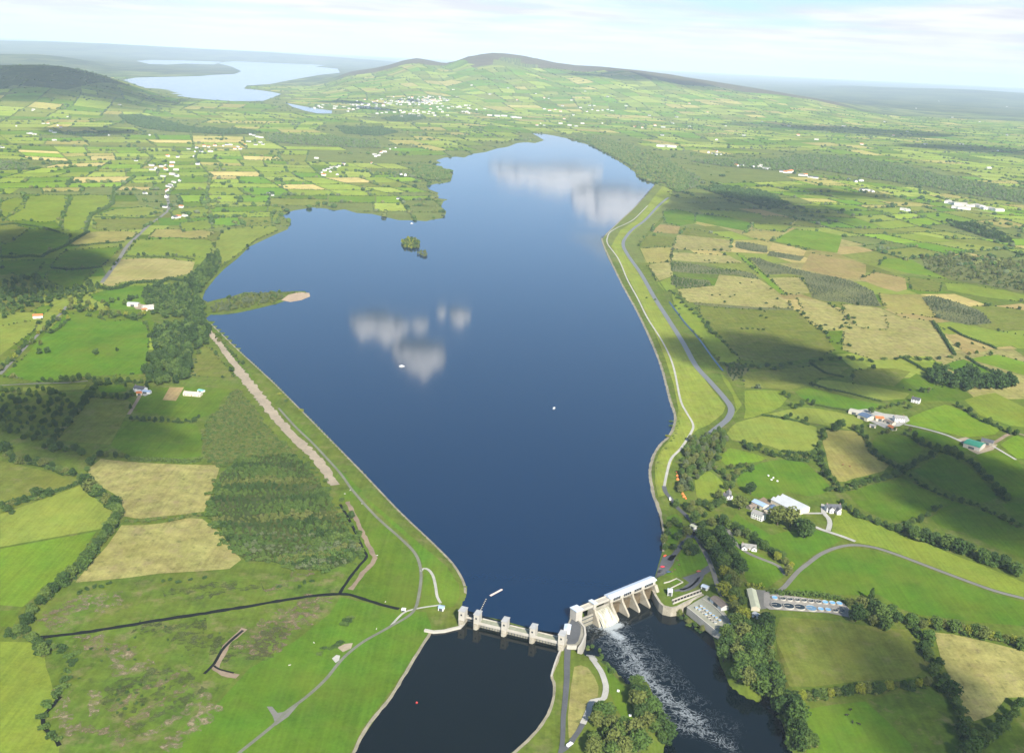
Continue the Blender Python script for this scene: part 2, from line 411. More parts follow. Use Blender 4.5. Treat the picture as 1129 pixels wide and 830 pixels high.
moor = (fz.ravel() / np.maximum(_tp, 60) + .07 * np.sin(_aa * 90) + .05 * np.sin(_aa * 37 + fy.ravel() / 500) > .80) & (vf | (fz.ravel() > 200)) & (_aa < .30) & (_tp < 9e8)
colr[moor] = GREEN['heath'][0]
# the wooded near hill
_wd = np.hypot(fc.ravel(), fy.ravel())
_az = np.arctan2(fc.ravel(), fy.ravel())
hillw = (_wd > 6600) & (_wd < 10500) & (_az < -0.30) & (zz > 100)
colr[hillw] = (.035, .055, .02)
rg = np.full(len(F), .5, np.float32); rg[far] = .25
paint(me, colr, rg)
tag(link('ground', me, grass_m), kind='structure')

# ---------------------------------------------------------------- water
def water_mat(name, col, rough, foam=False):
    mt = bpy.data.materials.new(name); mt.use_nodes = True; t = mt.node_tree
    b = t.nodes['Principled BSDF']; b.inputs['Base Color'].default_value = (*col, 1); b.inputs['IOR'].default_value = 1.333
    b.inputs['Specular IOR Level'].default_value = 0.5
    ge = N(t, 'ShaderNodeNewGeometry')
    n = N(t, 'ShaderNodeTexNoise'); n.inputs['Scale'].default_value = .006; n.inputs['Detail'].default_value = 5; t.links.new(ge.outputs['Position'], n.inputs['Vector'])
    t.links.new(M(t, 'ADD', rough, M(t, 'MULTIPLY', n.outputs['Fac'], .05)), b.inputs['Roughness'])
    n2 = N(t, 'ShaderNodeTexNoise'); n2.inputs['Scale'].default_value = .35; n2.inputs['Detail'].default_value = 3; t.links.new(ge.outputs['Position'], n2.inputs['Vector'])
    bp = N(t, 'ShaderNodeBump'); bp.inputs['Strength'].default_value = .045; bp.inputs['Distance'].default_value = .35
    t.links.new(n2.outputs['Fac'], bp.inputs['Height']); t.links.new(bp.outputs[0], b.inputs['Normal'])
    if foam:
        at = N(t, 'ShaderNodeAttribute', attribute_name='Foam')
        f1 = N(t, 'ShaderNodeTexNoise'); f1.inputs['Scale'].default_value = .15; f1.inputs['Detail'].default_value = 8; f1.inputs['Roughness'].default_value = .78; f1.inputs['Distortion'].default_value = 2.2
        t.links.new(ge.outputs['Position'], f1.inputs['Vector'])
        f = M(t, 'MULTIPLY', M(t, 'SUBTRACT', f1.outputs['Fac'], M(t, 'SUBTRACT', .80, M(t, 'MULTIPLY', at.outputs['Fac'], .345))), 4.5, clamp=True)
        f2 = N(t, 'ShaderNodeTexNoise'); f2.inputs['Scale'].default_value = .085; f2.inputs['Detail'].default_value = 5; f2.inputs['Roughness'].default_value = .6; f2.inputs['Distortion'].default_value = 2.6
        t.links.new(ge.outputs['Position'], f2.inputs['Vector'])
        rid = M(t, 'ABSOLUTE', M(t, 'SUBTRACT', f2.outputs['Fac'], .5))
        fil = M(t, 'MULTIPLY', M(t, 'SUBTRACT', M(t, 'MULTIPLY', M(t, 'POWER', at.outputs['Fac'], 1.4), .055), rid), 15.0, clamp=True)
        f = M(t, 'MAXIMUM', M(t, 'MULTIPLY', f, .62), M(t, 'MULTIPLY', fil, .6))
        f = M(t, 'MULTIPLY', f, M(t, 'MINIMUM', M(t, 'MULTIPLY', at.outputs['Fac'], 3.0), 1.0), clamp=True)
        mx = N(t, 'ShaderNodeMix', data_type='RGBA'); mx.inputs['A'].default_value = (*col, 1); mx.inputs['B'].default_value = (.55, .60, .62, 1)
        t.links.new(f, mx.inputs['Factor']); t.links.new(mx.outputs['Result'], b.inputs['Base Color'])
    MATS[name] = mt
    return mt
res_m = water_mat('reservoir_water', (.0002, .016, .050), .035)
can_m = water_mat('canal_water', (.0004, .003, .003), .04)
riv_m = water_mat('river_water', (.0006, .004, .006), .06, True)
lake_m = water_mat('lake_water', (.05, .08, .12), .10)
def sheet(name, poly, z, mat, kind='structure'):
    me = bpy.data.meshes.new(name); me.from_pydata([(p[0], p[1], z) for p in poly], [], [tuple(range(len(poly)))]); me.update()
    if me.polygons[0].normal.z < 0: me.flip_normals()
    return tag(link(name, me, mat), kind=kind)
sheet('reservoir_water', RESERVOIR, 0.0, res_m)
sheet('canal_water', CANAL, 0.0, can_m)
FARLAKE = ["136,88.5 150,94 177,103 195,106 212,108.5 235,110.5 255,111.8 275,112 290,111.6 301,108 310,104 301,102 288,100 269,98 272,95 283,94 298,93 313,90 329,87 352,83 375,80.5 372,76 358,75 347,74 360,72 400,71 430,69.5 400,68.5 340,67.5 290,67.5 250,68.5 240,70 256,74 266,79 259,82 235,83 220,84.5 195,85 170,85.5 150,86",
           "150,67.5 165,66.5 200,67 244,68.5 236,71.5 205,70.5 185,71.5 165,71",
           "314,113.5 326,116 345,119.5 366,122.5 366,125.5 350,125.5 336,122.5 322,118"]
for q in FARLAKE: sheet('lake_water', GP(q), 1.2, lake_m)

# tailrace river: a gridded sheet carrying the foam of the open gate
RIVP = [tuple(p) for p in RIVER]
st = 3.0
x0, y0 = RIVER.min(0); x1, y1 = RIVER.max(0); y0 = max(y0, 430)
rx = np.arange(x0 - 20, x1 + 20, st); ry = np.arange(y0 - 20, y1 + 20, st)
RX, RY = np.meshgrid(rx, ry)
P = np.stack([RX.ravel(), RY.ravel()], 1)
keep = (inside(P, RIVER) | (pdist(P, RIVER) < 14)) & ~inside(P, CANAL) & ~inside(P, RESERVOIR)
foam = np.zeros(len(P))
STREAK = [("665,690 672,692 681,689", 4, 1.9), ("669,692 677,698 684,702", 5, 1.5), ("664,690 676,698 688,712 698,722 706,738 716,752 728,762 744,776 756,786 768,794", 9, 1.0), ("672,686 690,700 712,716 728,738 740,756", 8, .62), ("700,742 712,760 726,776 736,796 752,802 772,806 800,818", 6, .85),
          ("722,715 734,728 748,744 760,762 776,778", 5, .5), ("650,692 664,690 676,690 686,688", 7, .8), ("712,692 722,712 730,722", 5, .35), ("740,800 756,804 782,810 806,824", 6, .8), ("684,722 692,735 700,746 706,754", 7, .9), ("690,700 706,706 724,722 742,742", 9, .42), ("660,700 672,716 686,730 694,744", 9, .6), ("700,728 722,752 745,772 775,790 800,800", 12, .45), ("760,760 785,784 812,806", 8, .35)]
for q, w, a in STREAK:
    d = pdist(P, GP(q, RIV_Z), False); foam = np.maximum(foam, a * np.exp(-(d / (w * 1.45)) ** 2))
vis = keep.reshape(RX.shape); q4 = vis[:-1, :-1] & vis[1:, 1:] & vis[1:, :-1] & vis[:-1, 1:]
I = (np.arange(len(ry) - 1)[:, None] * len(rx) + np.arange(len(rx) - 1)[None, :])[q4]
Fq = np.stack([I, I + 1, I + 1 + len(rx), I + len(rx)], 1)
used = np.unique(Fq); remap = np.zeros(len(P), int); remap[used] = np.arange(len(used))
me = mesh_np('river_water', np.c_[P[used], np.full(len(used), RIV_Z)], remap[Fq])
fa = me.attributes.new('Foam', 'FLOAT', 'POINT'); fa.data.foreach_set('value', foam[used].astype(np.float32))
tag(link('river_water', me, riv_m), kind='structure')

# ---------------------------------------------------------------- draping sheets over the ground
def clip_axis(poly, ax, v, keep_less):
    out = []; n = len(poly)
    for i in range(n):
        a, b = poly[i], poly[(i + 1) % n]
        ia = (a[ax] <= v) if keep_less else (a[ax] >= v); ib = (b[ax] <= v) if keep_less else (b[ax] >= v)
        if ia: out.append(a)
        if ia != ib:
            t = (v - a[ax]) / (b[ax] - a[ax]); q = [a[0] + t * (b[0] - a[0]), a[1] + t * (b[1] - a[1])]; q[ax] = v; out.append(tuple(q))
    return out
def drape(poly, off, V, F):
    """append faces of a ground-hugging copy of poly; returns number of faces"""
    A = np.asarray(poly); i0, i1 = np.searchsorted(GX, [A[:, 0].min(), A[:, 0].max()]); j0, j1 = np.searchsorted(GY, [A[:, 1].min(), A[:, 1].max()])
    i0 = max(i0 - 1, 0); j0 = max(j0 - 1, 0); blk = GZ[j0:j1 + 1, i0:i1 + 1]
    if blk.max() - blk.min() < .04:
        o = len(V); V += [(p[0], p[1], float(blk.max()) + off) for p in poly]; F.append(tuple(range(o, o + len(poly)))); return 1
    c = 0
    for i in range(i0, i1):
        s = clip_axis(clip_axis([tuple(p) for p in poly], 0, GX[i], False), 0, GX[i + 1], True) if True else None
        if len(s) < 3: continue
        for j in range(j0, j1):
            q = clip_axis(clip_axis(s, 1, GY[j], False), 1, GY[j + 1], True)
            if len(q) < 3: continue
            a = sum(q[k][0] * q[(k + 1) % len(q)][1] - q[(k + 1) % len(q)][0] * q[k][1] for k in range(len(q)))
            if abs(a) < .02: continue
            if a < 0: q = q[::-1]
            o = len(V); zq = gz([p[0] for p in q], [p[1] for p in q])
            V += [(p[0], p[1], float(zv) + off) for p, zv in zip(q, zq)]; F.append(tuple(range(o, o + len(q)))); c += 1
    return c
def upfaces(me):
    bm = bmesh.new(); bm.from_mesh(me)
    for f in bm.faces:
        if f.normal.z < 0: f.normal_flip()
    bm.to_mesh(me); bm.free()
def field(poly, kind, off=.2, name='field'):
    V, F = [], []; drape(poly, off, V, F)
    me = bpy.data.meshes.new(name); me.from_pydata(V, [], F); me.update(); upfaces(me)
    c, r = GREEN[kind]; k = 1 + .12 * (rng.random() - .5)
    paint(me, np.array(c) * k, r)
    return tag(link(name, me, grass_m), kind='structure')

FIELDS = """
lush|72,346 85,347 99,349 120,354 142,353 160,355 165,369 163,396 160,412 140,413 120,414 97,414 75,417 45,421 3,415 28,392 50,368
pale|0,360 20,356 46,352 34,367 16,380 0,392
lush|33,344 44,338 58,336 55,342 46,347
lush|99,325 113,321 133,317 150,315 177,315 165,322 154,329 145,330 135,330 113,334 103,330
straw|111,313 121,299 131,286 155,285 181,285 215,289 211,301 196,305 181,308 158,309 135,311 123,317
light|137,282 151,265 196,263 232,265 241,279 232,285 210,283 181,282
bog|163,262 172,253 211,253 238,256 226,263 196,262
green|55,293 64,285 73,276 106,274 135,272 124,283 113,293 98,295 85,297 70,296
green|50,301 78,299 106,298 90,314 74,318 62,314 51,309
green|0,288 25,287 50,288 42,300 39,305 18,304 0,295
green|12,269 34,252 52,254 67,256 78,261 71,272 58,275 50,279 32,281 0,281 0,270
olive|0,247 20,249 33,252 12,268 0,268
light|3,244 32,217 53,215 74,216 73,233 66,240 64,244 44,245 25,243
light|69,254 69,237 76,226 80,216 100,215 120,216 122,224 113,230 101,235 94,251 85,255
light|0,223 13,219 27,217 27,230 12,237 0,241
pale|106,237 127,231 163,228 182,233 159,239 127,238
olive|103,242 140,241 177,240 166,247 156,253 130,254 106,254
bog|76,269 88,262 99,256 118,255 138,255 154,257 145,262 135,267 112,269 89,272
olive|96,440 118,440 140,441 147,446 136,463 128,478 121,490 105,489 90,488 53,484 74,462
green|137,464 170,466 205,467 217,469 223,482 222,502 200,506 170,504 145,503 122,491 130,477
green|150,448 156,436 162,429 185,427 205,426 240,428 258,430 246,439 240,449 237,455 223,460 203,462 185,458 170,456 152,455
earth|187,427 203,427 194,442 179,441
lush|105,428 115,423 135,424 140,431 125,433 113,433
pale|25,427 70,424 96,424 92,429 60,431 25,431
olive|221,382 231,383 238,390 244,398 256,413 258,418 235,415 212,414 214,402 217,392
green|171,359 190,356 207,354 195,364 181,366
hay|96,518 111,506 130,508 152,510 197,512 243,513 239,526 235,539 225,564 203,567 182,569 152,572 137,569 134,551 125,544 116,539 106,534 101,529
hay|134,579 155,579 177,577 207,571 223,572 243,587 266,617 253,627 215,630 177,632 140,637 109,640 83,642 95,627 106,615 118,602
olive|0,508 40,517 60,523 81,532 73,537 55,541 38,548 20,552 0,556
pale|0,567 46,551 68,543 89,535 107,548 124,562 119,574 111,583 55,593 0,603
bright|0,605 50,596 106,586 94,604 76,627 58,642 42,655 25,669 12,668 0,667
green|0,673 21,673 15,691 0,690
light|0,707 33,708 48,716 51,736 61,762 63,774 52,785 45,792 48,807 66,820 63,845 0,845
rough|40,684 60,668 83,657 157,650 250,637 300,632 340,632 370,627 395,621 391,640 374,652 345,655 317,658 270,666 220,674 140,688 80,695 50,698
rough|50,704 95,697 140,691 220,680 270,671 317,664 373,658 360,675 320,705 270,735 240,770 200,800 178,827 160,845 75,845 70,818 52,802 48,790 62,774 52,735 60,715
lush|376,658 400,664 420,669 448,673 470,675 476,692 469,703 455,725 430,762 400,802 378,845 165,845 182,827 205,800 243,772 275,737 325,707 363,677
green|398,619 396,600 384,570 378,556 372,548 386,542 412,568 440,594 457,612 463,630 461,655 455,672 432,669 400,660 378,654 392,641
lush|392,540 420,562 446,585 472,607 493,625 506,645 507,656 500,669 475,672 463,670 466,650 468,630 462,612 445,590 416,564
lush|258,395 300,440 335,475 362,505 400,542 390,542 356,500 330,472 300,440 268,404
lush|236,368 258,395 268,404 245,378
lush|874,636 882,628 890,621 901,614 925,606 945,604 960,606 998,618 1048,637 1095,654 1129,664 1129,690 1104,688 1079,686 1054,682 1015,678 993,671 979,661 968,655 950,656 929,656 895,653 862,649
light|929,558 945,566 960,575 980,583 998,589 1015,595 1030,602 1045,609 1060,615 1085,624 1129,642 1129,658 1095,649 1048,632 998,613 975,604 960,601 940,597 917,586 919,572
lush|812,566 830,578 850,590 870,585 893,582 912,588 928,595 915,603 900,610 888,618 876,631 868,620 850,606 830,592 815,583 806,574
lush|812,525 825,517 837,511 851,508 868,507 886,510 893,514 900,521 908,528 914,535 916,540 905,545 892,547 880,545 869,542 858,545 847,549 837,549 828,546 820,541 814,535
bright|798,496 806,494 815,496 830,500 846,505 837,509 824,510 810,512 800,512 795,508
pale|801,478 806,471 812,466 826,462 840,459 855,460 869,462 885,466 900,471 901,478 902,487 899,493 893,497 880,498 865,498 847,491 833,489 819,487 807,485
pale|847,457 866,452 886,449 905,451 922,454 938,458 950,461 952,466 948,470 941,474 930,473 918,470 893,466 865,460
bog|911,474 925,474 939,475 948,478 955,481 957,487 959,494 969,502 980,513 975,519 957,524 939,528 932,531 925,531 918,524 914,516 912,506 910,497 907,488
lush|876,432 884,429 893,428 907,431 922,435 946,441 969,446 964,452 948,453 930,451 915,449 900,446 888,441
light|821,431 840,430 858,431 868,439 861,448 852,453 842,456 830,460 820,462 822,452 821,446
olive|815,412 850,408 880,405 905,403 935,405 925,414 900,417 893,424 870,430 845,428 822,428
olive|942,408 965,406 986,406 1004,410 995,418 986,426 963,423 940,419
green|989,426 1000,419 1010,412 1028,417 1036,425 1022,433 1005,431
pale|896,426 904,419 922,420 941,423 972,428 1003,434 997,440 967,442 943,437 920,432
lush|1066,416 1039,404 1075,405 1113,416 1100,420
bright|1001,461 1020,453 1042,446 1066,455 1085,463 1104,472 1097,479 1080,481 1066,482 1039,476 997,467
light|1063,441 1080,436 1097,433 1129,449 1129,471 1113,469 1081,458
green|962,487 967,481 973,478 988,479 1002,482 1010,488 1017,496 1005,504 991,511 980,505 972,500 965,497
lush|1005,472 1025,477 1044,482 1066,491 1070,497 1055,496 1039,492 1022,484 1007,481
green|1007,519 1024,509 1042,500 1056,508 1071,517 1080,526 1090,537 1102,548 1092,552 1081,554 1066,549 1050,544 1028,532
green|933,543 960,535 994,527 1016,537 1039,549 1050,553 1043,557 1028,564 1012,569 997,574 982,573 967,569 950,561
green|1026,571 1038,561 1052,553 1090,566 1129,584 1129,616 1110,609 1092,601 1066,588 1039,582
green|1074,501 1090,499 1108,499 1116,503 1124,510 1129,520 1129,549 1120,548 1111,546 1100,534 1090,523 1082,511
bright|1103,490 1112,484 1120,480 1129,483 1129,506 1121,505 1112,498
green|1105,556 1118,554 1129,556 1129,580 1116,570
olive|860,680 890,682 924,685 950,689 976,692 1000,694 1008,703 1015,712 1021,722 1026,733 1016,740 1009,746 985,749 951,750 921,754 895,757 866,759 866,745 864,733 858,720 855,700
hay|1030,697 1050,699 1068,703 1095,709 1126,717 1140,725 1140,768 1109,769 1101,780 1094,788 1065,798 1061,777 1050,752 1038,728
lush|879,784 915,777 954,773 971,788 988,804 1004,819 1012,845 890,845 888,812
rough|957,771 990,764 1026,758 1040,770 1054,783 1065,812 1055,845 1016,845 1004,818 980,795
rough|1085,845 1085,822 1129,792 1150,780 1150,845
hay|747,319 767,317 788,315 793,303 815,305 837,308 848,315 857,322 868,334 875,340 840,339 800,337 758,333 750,325
olive|768,338 800,340 840,342 878,342 888,351 899,361 905,364 910,368 916,378 921,386 910,391 894,395 875,398 853,400 835,399 816,397 805,384 793,369 784,360 775,351
light|740,321 753,333 767,346 775,355 784,366 797,378 809,390 818,397 808,400 797,402 786,390 775,376 764,364 751,351 744,340
hay|846,307 864,306 882,306 888,314 893,323 880,325 864,325
bright|812,280 820,282 833,294 844,304 858,316 868,326 860,324 848,314 836,302 824,291
hay|878,328 896,330 913,334 926,344 938,358 925,362 911,366 898,357 887,346
hay|747,259 780,262 807,265 805,277 772,276 740,275
hay|740,278 804,282 818,290 780,290 740,287
olive|756,251 780,256 805,263 775,262 750,258
lush|767,236 797,238 815,242 830,247 823,255 795,250 766,244
bog|818,258 828,254 846,255 864,257 857,262 849,267 832,263
tan|852,268 870,271 889,276 886,282 866,279 848,275
bright|853,266 862,260 875,253 902,255 929,260 926,270 923,279 907,277 892,274 872,270
light|830,247 851,247 873,250 864,256 846,254 831,252
light|770,231 800,232 839,236 841,241 805,240 775,236
olive|845,238 862,239 878,242 871,248 856,246 843,243
olive|880,242 894,243 908,245 903,252 888,250 874,248
brown|894,279 917,283 940,288 955,292 954,308 929,307 905,302 883,297
bright|968,293 975,285 990,285 1005,286 1011,290 1018,294 1031,298 1046,303 1044,308 1022,304 1000,301 985,297
brown|948,308 964,300 981,303 998,307 1000,319 989,322 968,316
olive|1002,306 1020,308 1038,311 1036,322 1018,321 1004,319
light|1042,312 1064,313 1085,317 1106,320 1135,327 1135,334 1104,330 1075,326 1045,320
bog|968,323 990,326 1014,329 1025,340 1033,351 1010,347 988,346 974,337
hay|929,335 950,337 972,340 976,352 979,362 963,362 946,360 936,352 929,345
hay|970,348 997,350 1025,354 1033,364 1040,374 1046,383 1051,391 1030,393 1009,393 987,396 964,397 945,391 929,386 929,364 950,362 980,364
light|1031,357 1062,358 1095,364 1135,371 1135,380 1097,383 1079,376 1060,370 1044,365
brown|1041,367 1065,376 1090,386 1079,389 1067,391 1058,385 1051,379
bright|1068,396 1083,393 1099,391 1114,395 1129,399 1140,405 1140,418 1129,414 1113,409 1097,404
lush|1037,404 1050,399 1062,396 1088,406 1113,415 1106,420 1088,415 1071,411
light|995,401 1017,399 1039,399 1037,404 1024,411 1010,406
olive|1072,337 1100,338 1135,343 1135,366 1117,361 1098,356 1085,348
tan|1041,276 1062,278 1095,284 1092,287 1069,289 1055,283
bright|0,228 -20,230 -20,240 0,236
hay|633,735 640,733 648,736 655,745 660,757 659,768 651,771 646,780 640,795 632,811 627,814 626,790 629,760
lush|666,733 677,744 684,752 692,760 698,775 706,792 712,805 700,812 690,800 680,780 672,762 670,750
bank|738,484 744,470 748,452 743,425 733,394 722,366 706,332 692,306 683,290 674,272 677,266 684,254 700,244 712,230 722,216 731,205 742,209 738,222 728,229 712,244 697,257 688,268 693,282 708,303 724,331 738,354 754,380 768,405 784,428 800,448 797,456 782,468 768,474 756,486 744,502 737,520 733,546 726,548 722,530 722,510 730,494
verge|739,228 724,246 708,262 704,274 716,296 733,318 752,348 768,370 786,394 800,410 811,432 820,446 818,440 806,415 790,398 770,372 750,344 732,320 714,292 706,274 712,262 728,247
light|794,410 803,420 812,436 818,446 808,460 800,466 812,452 808,436 798,420
lush|770,590 780,612 784,622 760,632 742,640 730,640 742,626 752,606 762,598
lush|735,570 746,566 752,572 752,590 745,602 735,598
light|772,512 790,525 798,533 802,545 780,552 768,548 766,530
lush|806,590 820,600 838,611 855,620 866,634 846,648 826,644 815,625 806,606
"""
FIELDS = FIELDS.rstrip() + """
lush|731,233 745,231 765,235 768,246 750,249 733,246
brown|721,247 735,248 750,250 747,258 733,257 718,256
olive|710,260 728,260 746,262 742,272 722,272 704,272
bog|705,274 725,273 742,273 740,288 726,290 712,290
hay|714,292 728,290 740,289 742,304 732,308 724,310
light|725,312 734,308 742,305 746,318 740,320 733,322
pale|233,275 246,254 275,250 300,246 306,254 282,265 264,279 247,291 238,291
light|198,246 225,243 250,240 280,237 312,236 303,244 275,248 250,250 225,253 201,256
light|188,232 220,228 250,226 285,226 312,229 314,233 280,235 250,238 220,240 192,243
lush|244,294 236,303 228,312 226,302 232,290
"""
COVER = []
for ln in FIELDS.strip().splitlines():
    k, s = ln.split('|'); pts = PX(s)
    poly = [tuple(G(x, y)[:2]) for x, y in pts]
    field(poly, k, .2 + .004 * (len(bpy.data.meshes) % 12))
# ground zones already traced field by field; the patchwork beyond leaves them alone
COVERS = ["-40,242 40,214 125,214 185,230 240,252 330,252 230,340 520,640 620,700 620,860 -60,860 -60,600",
          "560,860 620,700 720,640 716,500 744,450 660,260 722,206 760,226 850,232 930,262 975,282 1050,300 1150,330 1150,860"]
COVERS = [np.array(GP(q)) for q in COVERS]
# far woods and plantations (canopies are built further down)
WOODS = {
 'grey': ["760,178 800,184 850,188 905,188 929,192 960,197 1020,206 1080,217 1140,226 1140,214 1090,205 1050,196 1000,184 960,178 929,173 895,170 850,176 800,176",
          "738,189 760,190 772,195 768,206 748,213 742,205", "293,150 325,150 360,149 390,153 418,157 420,164 390,163 357,161 320,159 293,156", "0,178 30,180 31,187 0,188"],
 'dark': ["130,128 150,127 175,131 205,140 240,142 275,143 290,147 250,149 215,147 185,145 160,142 140,136", "800,205 830,209 850,214 870,226 850,230 820,222 790,214 770,207", "62,147 90,146 120,146 118,150 90,151",
          "370,140 420,141 440,146 420,150 380,148", "1042,243 1070,246 1100,255 1120,268 1105,268 1080,260 1050,250", "420,131 440,128 465,127 470,131 450,134 430,134"],
 'mixed': ["626,153 645,157 666,168 684,177 700,187 703,196 719,202 733,202 744,213 760,204 760,190 737,176 711,165 684,158 659,151 632,147", "455,184 480,183 494,190 497,198 470,199 455,195", "1016,284 1050,282 1100,284 1140,290 1140,326 1085,314 1046,308 1020,296"],
}
WOODP = {k: [np.array(GP(q)) for q in v] for k, v in WOODS.items()}
AVOID = [RESERVOIR] + [np.array(GP(q)) for q in FARLAKE] + [w for v in WOODP.values() for w in v]

# ---------------------------------------------------------------- the patchwork of small fields beyond
HEDGES = []      # (x0,y0,x1,y1)
def split_rec(q, target, out):
    A = np.array(q); x, y = A[:, 0], A[:, 1]
    area = .5 * abs((x * np.roll(y, -1) - np.roll(x, -1) * y).sum())
    if area < target * rng.uniform(.65, 1.6) or len(q) > 9:
        out.append(q); return
    e = np.roll(A, -1, 0) - A; L = np.hypot(e[:, 0], e[:, 1])
    i = int(np.argmax(L)); n = len(q)
    # opposite edge: most anti-parallel and long
    d = e / (L[:, None] + 1e-9); sc = -(d @ d[i]) * L; sc[i] = -1e9
    j = int(np.argmax(sc))
    t, s = rng.uniform(.36, .64), None
    s = 1 - t + rng.uniform(-.10, .10)
    pa = A[i] + e[i] * t; pb = A[j] + e[j] * np.clip(s, .2, .8)
    HEDGES.append((*pa, *pb))
    if i < j: q1 = [*q[:i + 1], tuple(pa), tuple(pb), *q[j + 1:]]; q2 = [tuple(pa), *q[i + 1:j + 1], tuple(pb)]
    else: q1 = [*q[:j + 1], tuple(pb), tuple(pa), *q[i + 1:]]; q2 = [tuple(pb), *q[j + 1:i + 1], tuple(pa)]
    split_rec(q1, target, out); split_rec(q2, target, out)
CELLS = []
def lattice(y0, y1, cell, target):
    a = .32; ca, sa = math.cos(a), math.sin(a)
    n = int(16000 / cell); jit = {}
    def nd(i, j):
        if (i, j) not in jit:
            u, v = i * cell + rng.uniform(-.22, .22) * cell, j * cell + rng.uniform(-.22, .22) * cell
            jit[(i, j)] = (u * ca - v * sa, u * sa + v * ca)
        return jit[(i, j)]
    for i in range(-n, n):
        for j in range(-n, n):
            q = [nd(i, j), nd(i + 1, j), nd(i + 1, j + 1), nd(i, j + 1)]
            c = np.mean(q, 0)
            if not (y0 <= c[1] < y1) or abs(c[0]) > c[1] * .60 + 250: continue
            for k in range(4 if False else 2): HEDGES.append((*q[k + 1], *q[(k + 2) % 4]))
            split_rec(q, target, CELLS)
lattice(1250, 4300, 520, 21000)
lattice(4300, 11800, 800, 46000)
H = np.array(HEDGES)
cen = np.array([np.mean(q, 0) for q in CELLS])
bad = np.zeros(len(cen), bool)
for poly in AVOID + COVERS: bad |= inside(cen, poly)
for poly in AVOID + COVERS:
    for k in range(4):
        bad |= inside(np.array([q[k % len(q)] for q in CELLS]), poly)
hl = hills(cen[:, 0], cen[:, 1])
bad |= (hl > 330) & (cen[:, 1] < 19000)
_d = np.hypot(cen[:, 0], cen[:, 1]); _a = np.arctan2(cen[:, 0], cen[:, 1])
bad |= (_d > 6600) & (_a < -.30) & (hl > 100)
V, F, C, Rg = [], [], [], []
KN_L = ['light', 'pale', 'lush', 'green', 'light', 'bright', 'bog', 'olive', 'light', 'pale', 'tan', 'green']
KN_F = ['light', 'pale', 'green', 'green', 'lush', 'light', 'olive', 'bog', 'pale', 'verge']
KN_R = ['light', 'green', 'olive', 'pale', 'lush', 'bog', 'bright', 'olive', 'light']
for q, c, b in zip(CELLS, cen, bad):
    if b: continue
    A = np.array(q); dist = math.hypot(*c); w = 2.0 + dist * .0003
    rr = np.hypot(*(A - c).T)
    A = c + (A - c) * (1 - np.minimum(w * 1.5 / rr, .5))[:, None]
    n = drape([tuple(p) for p in A], .15 + dist * .00012, V, F)
    kn = KN_F if dist > 5200 else (KN_L if c[0] < 0 else KN_R)
    kc, kr = GREEN[kn[rng.integers(len(kn))]]
    kc = np.array(kc) * rng.uniform(1.1, 1.6)
    C += [kc] * n; Rg += [kr] * n
KN_P = ['hay', 'olive', 'tan', 'bog', 'light', 'brown', 'pale', 'olive', 'hay', 'green']
KN_Q = ['light', 'green', 'lush', 'pale', 'olive', 'light', 'green']
for q, c, b in zip(CELLS, cen, bad):
    if not b or c[1] > 4300: continue
    P_ = np.array(q + [tuple(c)]); A = np.array(q)
    if not (inside(c[None], COVERS[0])[0] or inside(c[None], COVERS[1])[0]): continue
    if inside(P_, RESERVOIR).any() or any(inside(P_, w_).any() for v_ in WOODP.values() for w_ in v_): continue
    if c[0] > 0 and pdist(P_, RIGHT_BANK, False).min() < 150: continue
    if c[0] < 0 and pdist(P_, LEFT_BANK, False).min() < 60: continue
    A = c + (A - c) * .975
    n = drape([tuple(p) for p in A], .08, V, F)
    kn = KN_P if c[0] > 0 and c[1] > 1450 else KN_Q
    kc, kr = GREEN[kn[rng.integers(len(kn))]]; C += [np.array(kc) * rng.uniform(.85, 1.2)] * n; Rg += [kr] * n
me = bpy.data.meshes.new('fields'); me.from_pydata(V, [], F); me.update(); upfaces(me)
paint(me, np.array(C), np.array(Rg, np.float32))
tag(link('fields', me, grass_m), kind='structure')

